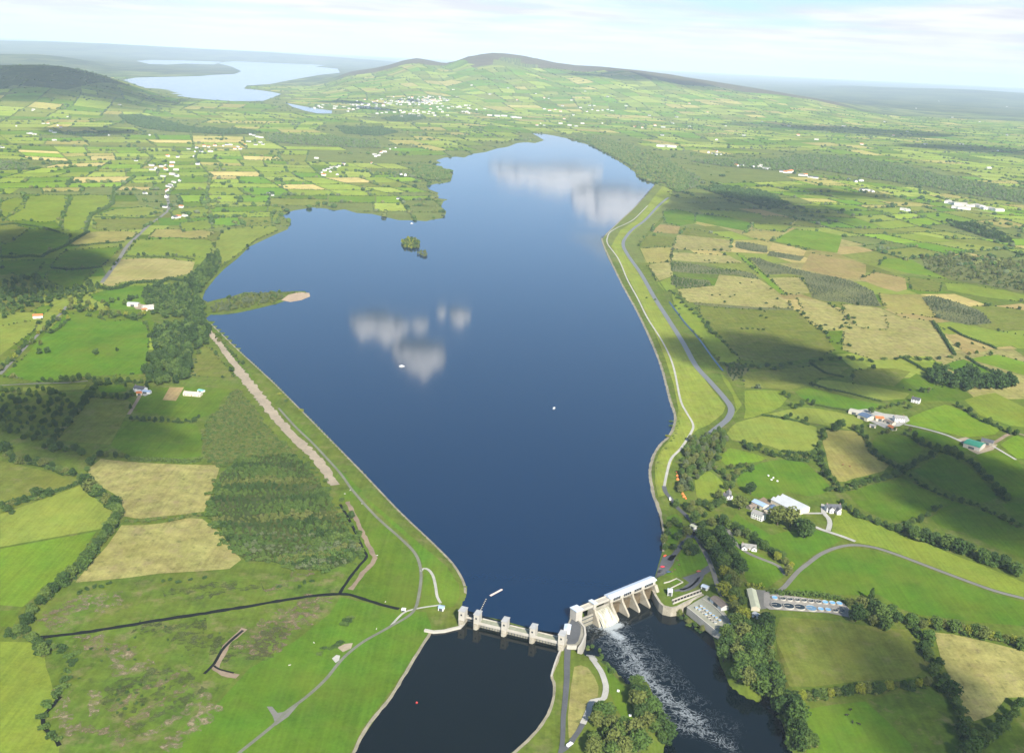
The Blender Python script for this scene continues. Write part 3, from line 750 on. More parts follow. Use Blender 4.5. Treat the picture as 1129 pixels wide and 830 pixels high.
# ---------------------------------------------------------------- roads, tracks, paths, ditches
asphalt = principled('asphalt', (.085, .088, .092), .85, .25, .2, .08, .6)
pale_road = principled('pale_gravel', (.36, .35, .31), .9, .1, .2, .1, .8)
concrete_m = principled('concrete', (.44, .41, .34), .85, .2, .22, .25, 1.5)
dirt_m = principled('dirt_track', (.23, .175, .12), .95, .1, .3, .05, .5)
bare_m = principled('bare_gravel', (.30, .25, .18), .95, .1, .28, .03, .3)
lane_m = principled('lane_surface', (.165, .16, .14), .9, .15, .2, .06, .6)
ditch_m = principled('ditch_water', (.008, .010, .008), .7, .1, .3)
stream_m = water_mat('stream_water', (.15, .15, .145), .40)
pitch_m = principled('stone_pitching', (.25, .225, .16), .9, .1, .4, .1, 1.2)
def ribbon(name, s, w, mat, off=.34, kind='structure', step=5.0, absz=None, w2=None, wob=0.0):
    pts = [G(x, y)[:2] for x, y in PX(s)]
    P = [pts[0]]
    # Catmull-Rom through the traced points
    for i in range(len(pts) - 1):
        p0, p1, p2, p3 = pts[max(i - 1, 0)], pts[i], pts[i + 1], pts[min(i + 2, len(pts) - 1)]
        n = max(2, int(np.hypot(*(p2 - p1)) / step))
        for k in range(1, n + 1):
            t = k / n
            P.append(.5 * ((2 * p1) + (-p0 + p2) * t + (2 * p0 - 5 * p1 + 4 * p2 - p3) * t * t + (-p0 + 3 * p1 - 3 * p2 + p3) * t ** 3))
    P = np.array(P); T = np.gradient(P, axis=0); T /= np.hypot(T[:, 0], T[:, 1])[:, None] + 1e-9; Nn = np.stack([-T[:, 1], T[:, 0]], 1)
    ww = np.linspace(w, w2 if w2 else w, len(P)); V, F = [], []
    wl = ww / 2 * (1 + wob * rng.uniform(-1, 1, len(P))); wr = ww / 2 * (1 + wob * rng.uniform(-1, 1, len(P)))
    for side in (wl[:, None] * Nn, wl[:, None] * Nn / 3, -wr[:, None] * Nn / 3, -wr[:, None] * Nn):
        q = P + side; zq = gz(q[:, 0], q[:, 1]) + off if absz is None else np.full(len(q), absz)
        V.append(np.c_[q, zq])
    n = len(P); A = np.concatenate(V)
    for c in range(3):
        a, b = c * n, (c + 1) * n
        F += [(a + i, b + i, b + i + 1, a + i + 1) for i in range(n - 1)]
    me = bpy.data.meshes.new(name); me.from_pydata([tuple(v) for v in A], [], F); me.update(); upfaces(me)
    return tag(link(name, me, mat), kind=kind)
def patch(name, s, mat, off=.38, z=None):
    poly = [tuple(G(x, y)[:2]) if z is None else tuple(G0(x, y, z)) for x, y in PX(s)]
    V, F = [], []
    if z is None: drape(poly, off, V, F)
    else: V = [(p[0], p[1], z) for p in poly]; F = [tuple(range(len(V)))]
    me = bpy.data.meshes.new(name); me.from_pydata(V, [], F); me.update(); upfaces(me)
    return tag(link(name, me, mat), kind='structure')
# left bank
ribbon('bare_track', "220,353 230,365 241,378 252,393 263,407 278,427 294,447 310,466 325,485 338,497", 9, bare_m, .36, wob=.25)
ribbon('bare_track', "262,408 280,430 300,455 318,476 335,492 350,507 360,521 369,535", 15, bare_m, .40, w2=10, wob=.3)
ribbon('road', "307,450 325,470 344,488 360,505 376,523 389,541 414,569 442,594 458,611 464,630 462,655 455,675 430,691 400,708 378,726 359,749 337,769 314,786 302,799 265,829 250,842", 2.7, principled('grassy_lane', (.15, .155, .115), .9, .1, .25, .06, .6), .44)
patch('road', "294,779 300,779 306,786 312,785 320,781 330,776 318,790 304,800 301,790", lane_m, .42)
ribbon('path', "464,630 467,627 472,628 477,634 480,645 482,658 486,665", 2.4, pale_road, .44)
ribbon('path', "431,690 440,680 448,674 465,670 486,667", 2.0, pale_road, .40)
ribbon('dirt_track', "383,553 393,573 402,592 411,610 413,615 408,624 400,632 394,641 386,650", 4.5, dirt_m, .36, wob=.35)
ribbon('dirt_track', "270,693 258,703 250,712 240,732 237,738 247,742 262,746", 5, dirt_m, .36, wob=.4)
ribbon('ditch', "44,703 80,699 100,696 140,690 180,683 220,677 270,669 317,661 345,657 374,655 386,655.5 401,660.5 420,666.5 440,671.5", 4.2, ditch_m, .42, wob=.3)
ribbon('ditch', "374,655 381,644 388,634 396,624 404,614 400,605 396,596 391,585 387,577 381,566 375,556", 2.8, ditch_m, .42, wob=.2)
ribbon('ditch', "225,743 236,732 244,718 253,708 268,695", 2.4, ditch_m, .44)
ribbon('ditch', "236,734 242,738 258,742", 1.8, ditch_m, .44)
ribbon('ditch', "67,768 58,778 48,790 50,803 58,812 66,822", 3, ditch_m, .42, wob=.3)
bare_g = principled('bare_peat', (.19, .150, .085), .95, .05, .35, .05, .4)
pink_g = principled('dry_stubble', (.235, .195, .115), .95, .05, .3, .05, .4)
heath_g = principled('dark_heather', (.072, .090, .028), .95, .05, .4, .06, .5)
for m_ in (bare_g, pink_g, heath_g):      # ragged edges: the patches break up into the grass
    t_ = m_.node_tree; ge_ = N(t_, 'ShaderNodeNewGeometry'); nz_ = N(t_, 'ShaderNodeTexNoise'); nz_.inputs['Scale'].default_value = .16; nz_.inputs['Detail'].default_value = 6; nz_.inputs['Roughness'].default_value = .7
    t_.links.new(ge_.outputs['Position'], nz_.inputs['Vector']); t_.links.new(M(t_, 'MULTIPLY', M(t_, 'SUBTRACT', nz_.outputs['Fac'], .44), 5.0, clamp=True), t_.nodes['Principled BSDF'].inputs['Alpha'])
for s_, w_, m_ in (("92,656 90,664 88,674", 6, pink_g), ("113,655 111,664 110,676", 6, pink_g), ("131,652 130,660 130,668", 4, pink_g), ("76,662 70,672 62,684 50,690", 9, bare_g), ("60,672 54,680 46,686", 7, bare_g),
                 ("350,656 338,670 322,682 300,694 290,708 282,722", 16, bare_g), ("338,672 320,690 300,704 288,724", 10, bare_g), ("310,690 296,704 285,728", 8, heath_g),
                 ("128,742 150,736 170,730", 5, pink_g), ("130,716 131,730 130,746", 6, pink_g), ("106,760 103,775 100,790", 4, pink_g), ("75,802 95,804 118,808 140,820", 5, bare_g), ("70,790 80,800 76,812", 6, pink_g),
                 ("120,784 150,766 180,750 205,738", 4, bare_g), ("128,792 158,774 188,756 212,744", 5, heath_g), ("138,800 168,781 196,764 218,752", 4, bare_g), ("146,808 176,788 204,772 226,758", 5, heath_g), ("156,814 186,796 212,778 232,764", 4, pink_g), ("180,826 200,812 216,796 236,776", 7, pink_g),
                 ("112,776 140,760 168,746 190,736", 6, heath_g), ("118,764 145,750 172,738", 7, heath_g), ("150,690 190,692 228,688", 8, heath_g), ("190,704 230,708 262,722", 12, heath_g), ("90,706 120,712 150,722", 8, bare_g), ("84,700 100,702 116,701", 5, pink_g),
                 ("180,655 220,648 262,644", 6, heath_g), ("215,660 250,652 290,646", 5, heath_g), ("292,652 310,645 330,638", 4, bare_g), ("320,634 335,632 345,630", 6, bare_g), ("64,758 72,770 70,790", 5, pink_g)):
    ribbon('bare_ground', s_, w_ * 1.7, m_, .30 + .003 * (len(bpy.data.objects) % 20), wob=.75, step=3.0)
ribbon('stone_edge', "513,655 511,642 500,623 480,602 440,564 400,522 350,471 300,421 262,386 233,358", 2.4, pitch_m, .3)
ribbon('stone_edge', "475,697 455,729 431,768 405,801 389,831 380,842", 2.6, pitch_m, .42, wob=.25)
ribbon('stone_edge', "618,716 614,730 608,744 610.5,752 611,762 609.5,774 604,788 597,799 587,811 576,822 562,834", 2.2, pitch_m, .42, wob=.25)
ribbon('stone_edge', "722,204 700,228.5 685,242.5 668.5,258.5 664,265.5 682.5,307 703.5,346 725.5,395 738.5,440 744.5,462 738.5,480 728.5,490 720.5,503 716.5,520 718.5,535 720.5,547 727,564 731,590 730,608", 3.5, pitch_m, .3, wob=.3)
# right bank
ribbon('path', "714,227 700,241 690,247 681,251 673,256 670,261 670,269 682,286 692,309 703,329 714,351 731,378 742,403 750,440 757,455 764,468 762,477 751,494 740,506 735,523 732,538", 3.0, pale_road, .44)
ribbon('road', "732,536 734,543 740,550 747,560 756,568 764,577 766,586 760,593 752,600 744,611 738,618", 5.0, asphalt, .46)
ribbon('stream', "737,218 727,226 711,243 700,251 692,259 687,269 692,281 706,301 722,329 736,351 753,378 767,403 783,421 797,437 806,450 803,461 793,470 783,478 776,486", 8.5, stream_m, .46, w2=9)
ribbon('ditch', "738,333 746,344 756,357 770,373 786,395 797,409", 3.2, res_m, .46)
ribbon('road', "1140,664 1129,660 1095,651 1048,634 998,615 975,607 960,603 940,601 922,604 905,611 890,622 880,630 872,639 864,648 855,655", 4.6, lane_m, .46)
ribbon('road', "899,581 906,584 912,586 918,588 930,592 943,597", 4.5, pale_road, .46)
ribbon('path', "908,556 908,565 913,571 915,577 913,585", 5, pale_road, .44)
ribbon('path', "884,566 895,566 907,566", 3.5, pale_road, .42)
ribbon('road', "792,579 800,582 805,588 808,595 816,604 829,612 844,618 858,624 866,634", 4.2, lane_m, .46)
ribbon('road', "764,586 772,600 780,615 784,624 788,636 792,649 796,658", 4.5, lane_m, .46)
ribbon('road', "784,625 774,632 764,636 755,639", 7, asphalt, .44)
ribbon('road', "774,633 769,642 760,649 750,651 744,651", 5, asphalt, .42)
ribbon('road', "0,413 10,402 28,383 40,371 55,356 68,345 73,338", 5, lane_m, .40)
ribbon('road', "0,425 40,423 75,422 97,420", 3.5, lane_m, .40)
ribbon('road', "112,312 130,288 140,272 152,260 165,248 180,237 186,230 184,215 182,205", 8, lane_m, .50)
ribbon('dirt_track', "142,457 150,444 156,434 160,431", 4.5, dirt_m, .44)
ribbon('road', "997,468 1020,473 1044,480 1060,487", 4.5, pale_road, .46)
ribbon('road', "1085,494 1100,486 1112,479 1122,478 1135,482", 5, dirt_m, .46)
ribbon('road', "1095,492 1105,498 1120,507", 3.5, pale_road, .46)
# island
ribbon('road', "626,712 625.5,722 625,735 625,747 623,773 621,792 620.5,812 619,825 615,840", 5.2, asphalt, .44, w2=3)
ribbon('path', "649,722 655,729 660,736 664,743 668,756 667,766 664,771 653,773 650,780 648,786 642.5,798", 4.5, pale_road, .44)
ribbon('road', "642.5,798 638,806 633,813 627,822 619,828", 3.8, asphalt, .42)
patch('path', "646,721 656,722 659,728 655,732 650,727", pale_road, .48)
# yards
patch('car_park', "730.5,614 739,612 745.5,612 742,622 735,632 729,637 723,638 725,630", asphalt, .46)
patch('road', "754,580 766,584 764,592 756,592", asphalt, .40)
patch('farm_yard', "828,556 842,548 852,556 846,566 838,560", dirt_m, .40)
patch('farm_yard', "793,576 804,582 806,590 794,584", lane_m, .40)
patch('fish_farm_apron', "842,654 846,652 864,656 930,665 937,672 937,681 914,676 848,672 842,668", principled('apron_concrete', (.27, .25, .22), .9, .15, .2, .1, .8), .50)
patch('farm_yard', "830,650 844,651 845,671 838,672", lane_m, .42)
patch('farm_yard', "936,453 955,451 975,456 1000,459 1003,464 992,470 975,472 958,464", pale_road, .40)
patch('farm_yard', "1055,484 1065,482 1085,490 1100,490 1095,496 1078,501 1068,496", bare_m, .40)
patch('farm_yard', "142,334 160,336 170,335 168,342 150,341", bare_m, .40)
patch('farm_yard', "150,430 166,430 168,433 160,437 152,434", pale_road, .40)
patch('gravel_pad', "366,726 371,722 375,723 374,728 370,731", pale_road, .46)
patch('gravel_pad', "372,714 380,710 389,709 387,715 378,719", bare_m, .46)
patch('quarry', "1036,222 1060,226 1085,229 1102,234 1098,237 1070,235 1045,230", principled('quarry_earth', (.40, .32, .24), .9, .1), .6)
patch('sand_spit', "310,331 318,325 330,322 341,323 342,327 332,331 320,333", principled('wet_sand', (.36, .27, .18), .8, .2, .25, .05, .4), None, .05)
# ---------------------------------------------------------------- foliage meshes (unit height trees)
def leaf_cloud(cl, per, size, r, flat=0.55):
    """leaf quads over clumps cl = [(x,y,z,rad)]"""
    V, F = [], []
    for cx_, cy_, cz_, cr_ in cl:
        d = r.normal(size=(per, 3)); d /= np.linalg.norm(d, axis=1)[:, None]
        rad = cr_ * r.uniform(.72, 1.08, per)
        p = np.c_[cx_ + d[:, 0] * rad, cy_ + d[:, 1] * rad, cz_ + d[:, 2] * rad * .85]
        nrm = d * flat + r.normal(size=(per, 3)) * .42; nrm[:, 2] += .15; nrm /= np.linalg.norm(nrm, axis=1)[:, None]
        t = np.cross(nrm, r.normal(size=(per, 3))); t /= np.linalg.norm(t, axis=1)[:, None] + 1e-9; b = np.cross(nrm, t)
        s = size * r.uniform(.6, 1.3, per)[:, None]
        for k in range(per):
            o = len(V); V += [p[k] - t[k] * s[k] - b[k] * s[k] * .7, p[k] + t[k] * s[k] - b[k] * s[k] * .5, p[k] + t[k] * s[k] * .8 + b[k] * s[k] * .8, p[k] - t[k] * s[k] * .7 + b[k] * s[k] * .7]
            F.append((o, o + 1, o + 2, o + 3))
    return np.array(V), np.array(F)
def crown_clumps(r, n, width, z0, z1):
    out = []
    for i in range(n):
        a = i * 2.399 + r.uniform(-.5, .5); u = (i + .5) / n
        zc = z0 + (z1 - z0) * u; prof = math.sin(math.pi * min(.96, max(.12, u * .86 + .12))) ** .7
        rr = width * prof * r.uniform(.35, .78)
        out.append((rr * math.cos(a), rr * math.sin(a), zc + r.uniform(-.04, .04), width * r.uniform(.36, .52)))
    out.append((0, 0, (z0 + z1) / 2, width * .72))
    return out
CROWN, CROWN_LO, CON, BUSH, TRUNK = [], [], [], [], []
for i in range(6):
    r = np.random.default_rng(100 + i)
    CROWN.append(mesh_np('crown_mesh', *leaf_cloud(crown_clumps(r, 11 + i % 3, .36 + .025 * (i % 3), .30, .86), 62, .042, r)))
for i in range(4):
    r = np.random.default_rng(140 + i)
    CROWN_LO.append(mesh_np('crown_mesh', *leaf_cloud(crown_clumps(r, 7, .40, .24, .84), 22, .085, r)))
for i in range(3):
    r = np.random.default_rng(170 + i); cl = []
    for k in range(9):
        u = k / 9; 
        for q in range(5 if u < .7 else 2):
            a = q * 1.257 + k; w = .20 * (1 - u) + .02
            cl.append((w * .62 * math.cos(a), w * .62 * math.sin(a), .14 + .80 * u, w * .55 + .02))
    CON.append(mesh_np('crown_mesh', *leaf_cloud(cl, 22, .030, r, .4)))
for i in range(4):
    r = np.random.default_rng(190 + i)
    cl = [(r.uniform(-.35, .35), r.uniform(-.3, .3), r.uniform(.32, .62), r.uniform(.26, .40)) for _ in range(5)]
    BUSH.append(mesh_np('bush_mesh', *leaf_cloud(cl, 34, .10, r)))
for i in range(3):
    r = np.random.default_rng(210 + i); b = MB()
    b.tube((0, 0, -.03), (.01, .005, .2), .026, .020, 7); b.tube((.01, .005, .2), (.0, .02, .46), .020, .012, 6)
    for k in range(4):
        a = k * 1.6 + r.uniform(0, 1); z0 = .2 + .05 * k
        b.tube((.008, .006, z0), (.2 * math.cos(a), .2 * math.sin(a), z0 + .22), .010, .004, 5)
    me = bpy.data.meshes.new('trunk_mesh'); me.from_pydata(b.v, [], b.f); me.update(); TRUNK.append(me)
far_blob = []
for i in range(3):
    bm = bmesh.new(); bmesh.ops.create_icosphere(bm, subdivisions=2, radius=.5); r = np.random.default_rng(230 + i)
    for v in bm.verts:
        k = 1 + .35 * r.uniform(-1, 1); v.co = (v.co.x * k * 1.05, v.co.y * k, .5 + v.co.z * k * .95)
    me = bpy.data.meshes.new('blob_mesh'); bm.to_mesh(me); bm.free(); far_blob.append(me)

# ---------------------------------------------------------------- scattering of uncountable greenery
SRC = {}
def source(meshes, tone):
    key = (id(meshes), tone)
    if key not in SRC:
        c = bpy.data.collections.new('sources')
        for k, me in enumerate(meshes):
            o = bpy.data.objects.new('source_%02d' % k, me.copy()); o.data.materials.clear(); o.data.materials.append(FOL[tone]); c.objects.link(o)
        SRC[key] = c
    return SRC[key]
def scatter(name, P, S, meshes, tone, label=None, parent=None):
    """P (n,3), S (n,2): width and height of each plant"""
    if len(P) == 0: return None
    P = np.asarray(P, np.float32); S = np.asarray(S, np.float32); n = len(P)
    me = bpy.data.meshes.new(name); me.vertices.add(n); me.vertices.foreach_set('co', P.ravel()); me.update()
    for nm, ty in (('scl', 'FLOAT_VECTOR'), ('rot', 'FLOAT_VECTOR'), ('pick', 'INT')): me.attributes.new(nm, ty, 'POINT')
    me.attributes['scl'].data.foreach_set('vector', np.c_[S[:, 0], S[:, 0], S[:, 1]].astype(np.float32).ravel())
    rot = np.zeros((n, 3), np.float32); rot[:, 2] = rng.uniform(0, 6.28, n); me.attributes['rot'].data.foreach_set('vector', rot.ravel())
    me.attributes['pick'].data.foreach_set('value', rng.integers(0, len(meshes), n).astype(np.int32))
    o = link(name, me, None, parent); tag(o, label, None, None, 'stuff')
    g = bpy.data.node_groups.new(name, 'GeometryNodeTree')
    g.interface.new_socket('Geometry', in_out='INPUT', socket_type='NodeSocketGeometry'); g.interface.new_socket('Geometry', in_out='OUTPUT', socket_type='NodeSocketGeometry')
    gi, go = g.nodes.new('NodeGroupInput'), g.nodes.new('NodeGroupOutput')
    ip = g.nodes.new('GeometryNodeInstanceOnPoints'); ci = g.nodes.new('GeometryNodeCollectionInfo')
    ci.inputs['Collection'].default_value = source(meshes, tone); ci.inputs['Separate Children'].default_value = True; ci.inputs['Reset Children'].default_value = True
    def at(nm, ty):
        a = g.nodes.new('GeometryNodeInputNamedAttribute'); a.data_type = ty; a.inputs['Name'].default_value = nm; return a.outputs['Attribute']
    ip.inputs['Pick Instance'].default_value = True
    L = g.links.new
    L(gi.outputs[0], ip.inputs['Points']); L(ci.outputs[0], ip.inputs['Instance']); L(at('pick', 'INT'), ip.inputs['Instance Index'])
    L(at('rot', 'FLOAT_VECTOR'), ip.inputs['Rotation']); L(at('scl', 'FLOAT_VECTOR'), ip.inputs['Scale']); L(ip.outputs[0], go.inputs[0])
    md = o.modifiers.new('plants', 'NODES'); md.node_group = g
    return o

# ---------------------------------------------------------------- traced trees
# phrase | tones | height m | spacing m (rows), or * for single spots, or # for a grove filled at that spacing | pixels
TREES = """
hedgerow under the cloud-shaded green fields|dark,mid,dark|14|*|1000,580 1009,586 1019,590 1031,594 1045,596 1059,601 1071,604 1085,612 1096,615 1107,619 1122,626
hedgerow beside the slate-roofed white house|dark,mid|10|*|929,553 937,560 944,564 951,568 959,571 967,574 976,577 984,580 992,580
hedgerow under the brown field|dark,mid|11|*|926,539 934,536 942,533 951,531 960,528 968,527 977,525 986,522 994,517
hedgerow between two dark green fields by the brown field|mid,dark|10|*|1001,514 1009,509 1017,504 1026,500 1034,495
hedgerow on the far side of the brown field|dark|10|*|952,475 956,483 960,490 966,498 973,504 981,509 989,513
hedgerow above the green field by the green-roofed barn|dark,mid|11|*|1009,479 1017,485 1025,490 1034,492 1043,494 1052,497 1061,502 1070,507 1078,513 1085,519 1092,527 1098,535 1106,541 1111,549
hedgerow across the dark green fields|dark,mid|7|*|1003,524 1012,530 1021,535 1031,540 1042,545 1051,548 1060,551 1070,553 1079,557 1088,561 1097,566 1106,570 1116,574 1125,579
clump inside the dark green field|mid,dark|9|*|1023,567 1030,562 1038,558 1014,572 1006,575
hedgerow between the hill field and the bale field|dark,mid|10|*|820,487 828,490 836,492 844,497 851,499 860,500 870,501 879,502 888,503 897,501 905,499 904,490 905,507 909,514 913,521 918,528 923,535 911,538
lone trees by the gap of the brown field|dark,mid|12|*|906,474 909,481 925,467 930,466 920,470
woodland belt around the old stream|mid,olive,mid,grey|10|#9|757,487 775,483 790,477 802,482 803,492 797,502 793,511 785,519 776,525 768,531 764,542 757,550 747,542 744,528 752,508
bushy belt south of the stream wood|olive,mid|9|*|789,515 797,520 804,527 800,534 806,513 815,511 823,511 829,514 812,520 806,534
dark round tree above the barns|dark|13|*|830,538
two dark tree rows behind the works road|dark,dark,mid|17|*|775,588 780,594 785,600 789,606 793,612 798,618 802,625 793,586 797,592 801,598 805,604 809,610 813,617 816,624
trees along the lane behind the weir|mid,dark,olive|11|*|747,556 756,557 764,556 770,553 776,555 772,563 784,560 790,555 793,546 767,570 774,578 784,575 790,570 778,568 762,562 798,551
great rounded tree beside the white farmhouse|olive|19|*|815,554
great rounded trees in front of the grey barn|olive,dark,dark|19|*|872,571 880,578 889,582 858,567
pale willow beside the turning place|grey|11|*|813,586
tall hedge bank behind the white bungalow|dark,mid,dark|10|*|797,573 803,577 810,580 817,584 824,588 831,592 838,597 844,601 851,605 857,608 863,611
garden tree at the bend of the bungalow lane|yellow,olive|10|*|857,612 866,619 874,622 869,628
waterside trees above the weir car park|mid,dark,olive|10|*|744,574 750,580 757,585 748,590 736,587 739,578 733,604 743,603 731,594 759,599 765,606 761,609 756,604
trees along the mill channel|yellow,mid,mid,olive|13|*|799,630 810,630 803,640 812,642 800,650 812,654 819,662 811,668 818,676 812,684 822,688 806,634 808,660
wooded point between river and mill channel|mid,dark,mid,olive|14|#10|792,706 798,700 806,694 812,694 822,692 829,698 835,712 838,730 842,752 843,770 832,772 820,765 808,756 800,744 795,728 789,712
bank trees on the far side of the mill channel|dark,mid|14|*|846,685 845,697 848,708 850,720 855,732 855,744 857,756 858,768 862,780 868,790 872,800 875,812 882,818 889,824 884,800 880,785 878,772 867,770 888,808 896,815
scrub on the bank below the hatchery tanks|olive,mid|7|*|760,685 767,689 775,693 756,680 750,676
hedgerow across the olive field|dark,mid,yellow,olive|9|*|868,766 876,766 884,766 892,766 900,765 908,764 916,763 924,763 933,761 941,760 949,759 957,759 965,758 973,757 981,756 989,755 997,754 1006,753 1014,752 1023,750
tall dark tree beyond the fish tanks|dark|23|*|961,655
trees beyond the fish tanks|mid,dark,olive|15|*|954,678 944,676 938,665 973,675 967,668 964,683 982,672 990,681 949,664 976,686
hedgerow down between the two straw-coloured fields|mid,dark|11|*|1006,682 1011,695 1024,701 1018,710 1023,720 1036,730 1031,738 1043,747 1039,755 1051,760 1055,772 1060,783 1066,796 1062,806 1072,812
yellowish hedgerow below the lane meadow|olive,yellow,mid|11|*|1018,686 1025,686 1032,687 1039,688 1046,689 1053,691 1060,692 1068,694 1076,695 1084,697 1092,698 1100,701 1109,703 1118,705 1127,709
corner copse below the straw-coloured field|dark,mid|11|*|1126,776 1119,785 1111,791 1104,799 1097,806 1089,812 1081,818 1073,822 1065,828
wood above the green-roofed barn|dark|15|#11|1018,419 1024,410 1036,407 1048,417 1060,410 1072,408 1080,419 1098,416 1114,418 1122,424 1112,430 1090,430 1068,433 1048,428 1030,424
hedge trees above the green-roofed barn|dark,mid|9|*|1055,445 1061,448 1068,453 1076,459 1084,463 1091,463 1100,467 1112,474 1121,476
trees around the red-roofed farm|mid,dark,olive|9|*|962,452 969,450 976,448 983,446 990,444 997,444 1003,447 972,477 979,476 987,474 996,477 1003,474 945,473 951,470 940,470
low trees above the hill field|dark,mid|9|*|865,434 871,436 878,448 873,446 890,441 884,443 897,443 866,459 872,457 880,460 888,462
tree belt on the river side of the island|mid,dark,mid,olive|13|*|702,752 706,762 710,772 703,772 714,783 708,785 720,777 716,792 724,786 728,794 722,800 733,801 730,810 737,806
wood at the foot of the island|mid,olive,mid|14|*|664,782 658,791 670,784 667,793 675,796 683,805 669,810 678,815 688,798 690,811 698,806 697,818 655,813 653,822 664,823 676,825 687,823 705,816
bushy bank top of the island|mid|6|*|641,713 648,713 655,714 661,716 677,738
lone dark tree at the embankment ditch|dark|14|*|388,567
hedgerow round the yellow-green corner field|dark,mid|11|*|8,697 18,695 28,694 36,700 42,709 46,716 28,683 36,671
tall hedgerow beside the bright green field|dark,mid|13|*|43,661 50,655 57,648 64,642 70,637 77,631 84,626 90,619 96,612 102,605 107,598 112,590 117,583 123,577 127,569 130,561 127,552
hedgerow above the pale sloping field|mid,dark,olive|13|*|88,526 95,530 101,535 107,540 113,545 119,550 126,557 81,521 73,519 65,516 57,513 48,510 40,508 30,506 20,505 12,499 6,493
dark trees under the cloud-shaded pasture|dark,mid|11|*|50,492 57,494 66,492 73,495 82,494 90,497 99,509 104,504 110,500 96,516
hedgerow trees on the pale field boundary|dark|10|*|27,548 40,543 47,541 55,541 2,556 8,560
trees by the gate of the straw-coloured field|olive,dark|9|*|119,500 126,501 133,502 140,504
lone trees in the big lawn-green field|dark|11|*|129,385 105,387 51,385 45,386
wood below the embankment head|dark,dark,mid|14|#11|168,382 170,363 186,362 200,360 214,352 226,350 231,366 229,380 219,385 212,398 210,414 200,424 180,426 166,424 158,415 166,402
golden-green tree belt above the big field|olive,yellow,mid|13|*|76,338 83,334 89,339 95,335 101,341 107,337 112,344 118,341 124,347 131,344 139,345 147,347 155,347 160,343 88,330 78,331
hedge trees along the west lane|yellow,mid,dark,olive|10|*|66,343 60,350 54,357 48,362 41,366 35,374 28,378 21,384 15,391 9,397 3,402 0,406 74,350 66,358 56,366 44,377
trees behind the big field and the little lane|dark,mid|10|*|48,417 55,419 73,418 81,417 88,416 97,414 104,417 111,420 119,419 127,418 134,420 141,417 148,420 156,420
thick hedgerow beside the olive pasture|dark|12|*|54,488 59,482 64,475 69,469 74,463 79,457 84,452 88,446 92,440 96,434 101,429 106,423
scrubby copse of dark round bushes|dark,dark,mid|8|#13|0,432 20,430 45,428 62,432 80,438 82,448 66,466 52,484 40,490 20,486 0,474
hedge below the little lawn|dark,mid|8|*|100,434 107,436 114,435 121,436 128,437 135,437 142,436 147,434
conifers by the orange-roofed shed|dark|11|*|138,423 162,425 143,447
hedge above the pale pasture|dark|7|*|143,461 150,460 157,461 164,461 171,462 178,462 186,463 196,465 205,464 214,461 219,459
waterside wood at the spit|mid,dark|12|#11|160,322 170,316 190,318 206,310 219,300 230,284 240,280 244,288 236,304 224,316 222,330 228,342 220,352 205,352 188,352 174,350 166,340 158,334
trees around the farm by the spit|dark,mid|11|*|118,336 124,332 130,330 136,333 142,329 152,327 160,324 168,328 176,338 180,346 168,344 172,332
willow scrub on the spit|grey,olive,grey|7|#9|230,346 236,338 246,334 258,330 272,325 288,324 300,325 310,326 314,329 304,333 290,336 276,339 262,342 246,344
dark trees of the shaded west valley|dark,mid|11|#15|0,316 14,308 40,306 50,312 68,319 88,318 100,312 112,318 98,328 84,332 70,332 56,336 44,336 30,344 22,346 0,356
wooded islet|mid,olive,yellow,dark|9|#8|443,268 448,264 456,264 462,268 462,274 454,275 446,274
second wooded islet|olive,grey|7|#8|460,280 466,277 471,279 471,283 465,284
"""
def px_row(s): return PX(s)
clusters = []
for ln in TREES.strip().splitlines():
    ph, tones, hgt, mode, s = ln.split('|'); hgt = float(hgt); pts = PX(s); out = []
    if mode.startswith('#'):
        poly = np.array([G(x, y)[:2] for x, y in pts]); sp = float(mode[1:])
        x0, y0 = poly.min(0); x1, y1 = poly.max(0)
        for yy in np.arange(y0, y1, sp * .87):
            for xx in np.arange(x0, x1, sp):
                q = np.array([xx, yy]) + rng.uniform(-.42, .42, 2) * sp
                if inside(q[None], poly)[0]: out.append((q[0], q[1], hgt * rng.uniform(.72, 1.18)))
    else:
        for x, y in pts:
            hh = hgt * rng.uniform(.62, 1.25); g = G(x + rng.normal(0, .8), y + rng.normal(0, .7), hh * .5); out.append((g[0], g[1], hh))
    d = np.mean([math.hypot(math.hypot(a[0], a[1]), CAM_Z) for a in out])
    clusters.append((hgt / d, ph, tones.split(','), hgt, mode, out))
clusters.sort(key=lambda c: -c[0])
ORD = 'first second third fourth fifth sixth seventh eighth ninth tenth eleventh twelfth thirteenth fourteenth fifteenth sixteenth seventeenth eighteenth nineteenth twentieth twenty-first twenty-second twenty-third twenty-fourth twenty-fifth'.split()
TONEW = {'dark': 'dark green', 'mid': 'mid green', 'olive': 'olive green', 'yellow': 'yellow-green', 'grey': 'grey-green', 'orange': 'orange'}
PROTO = {}
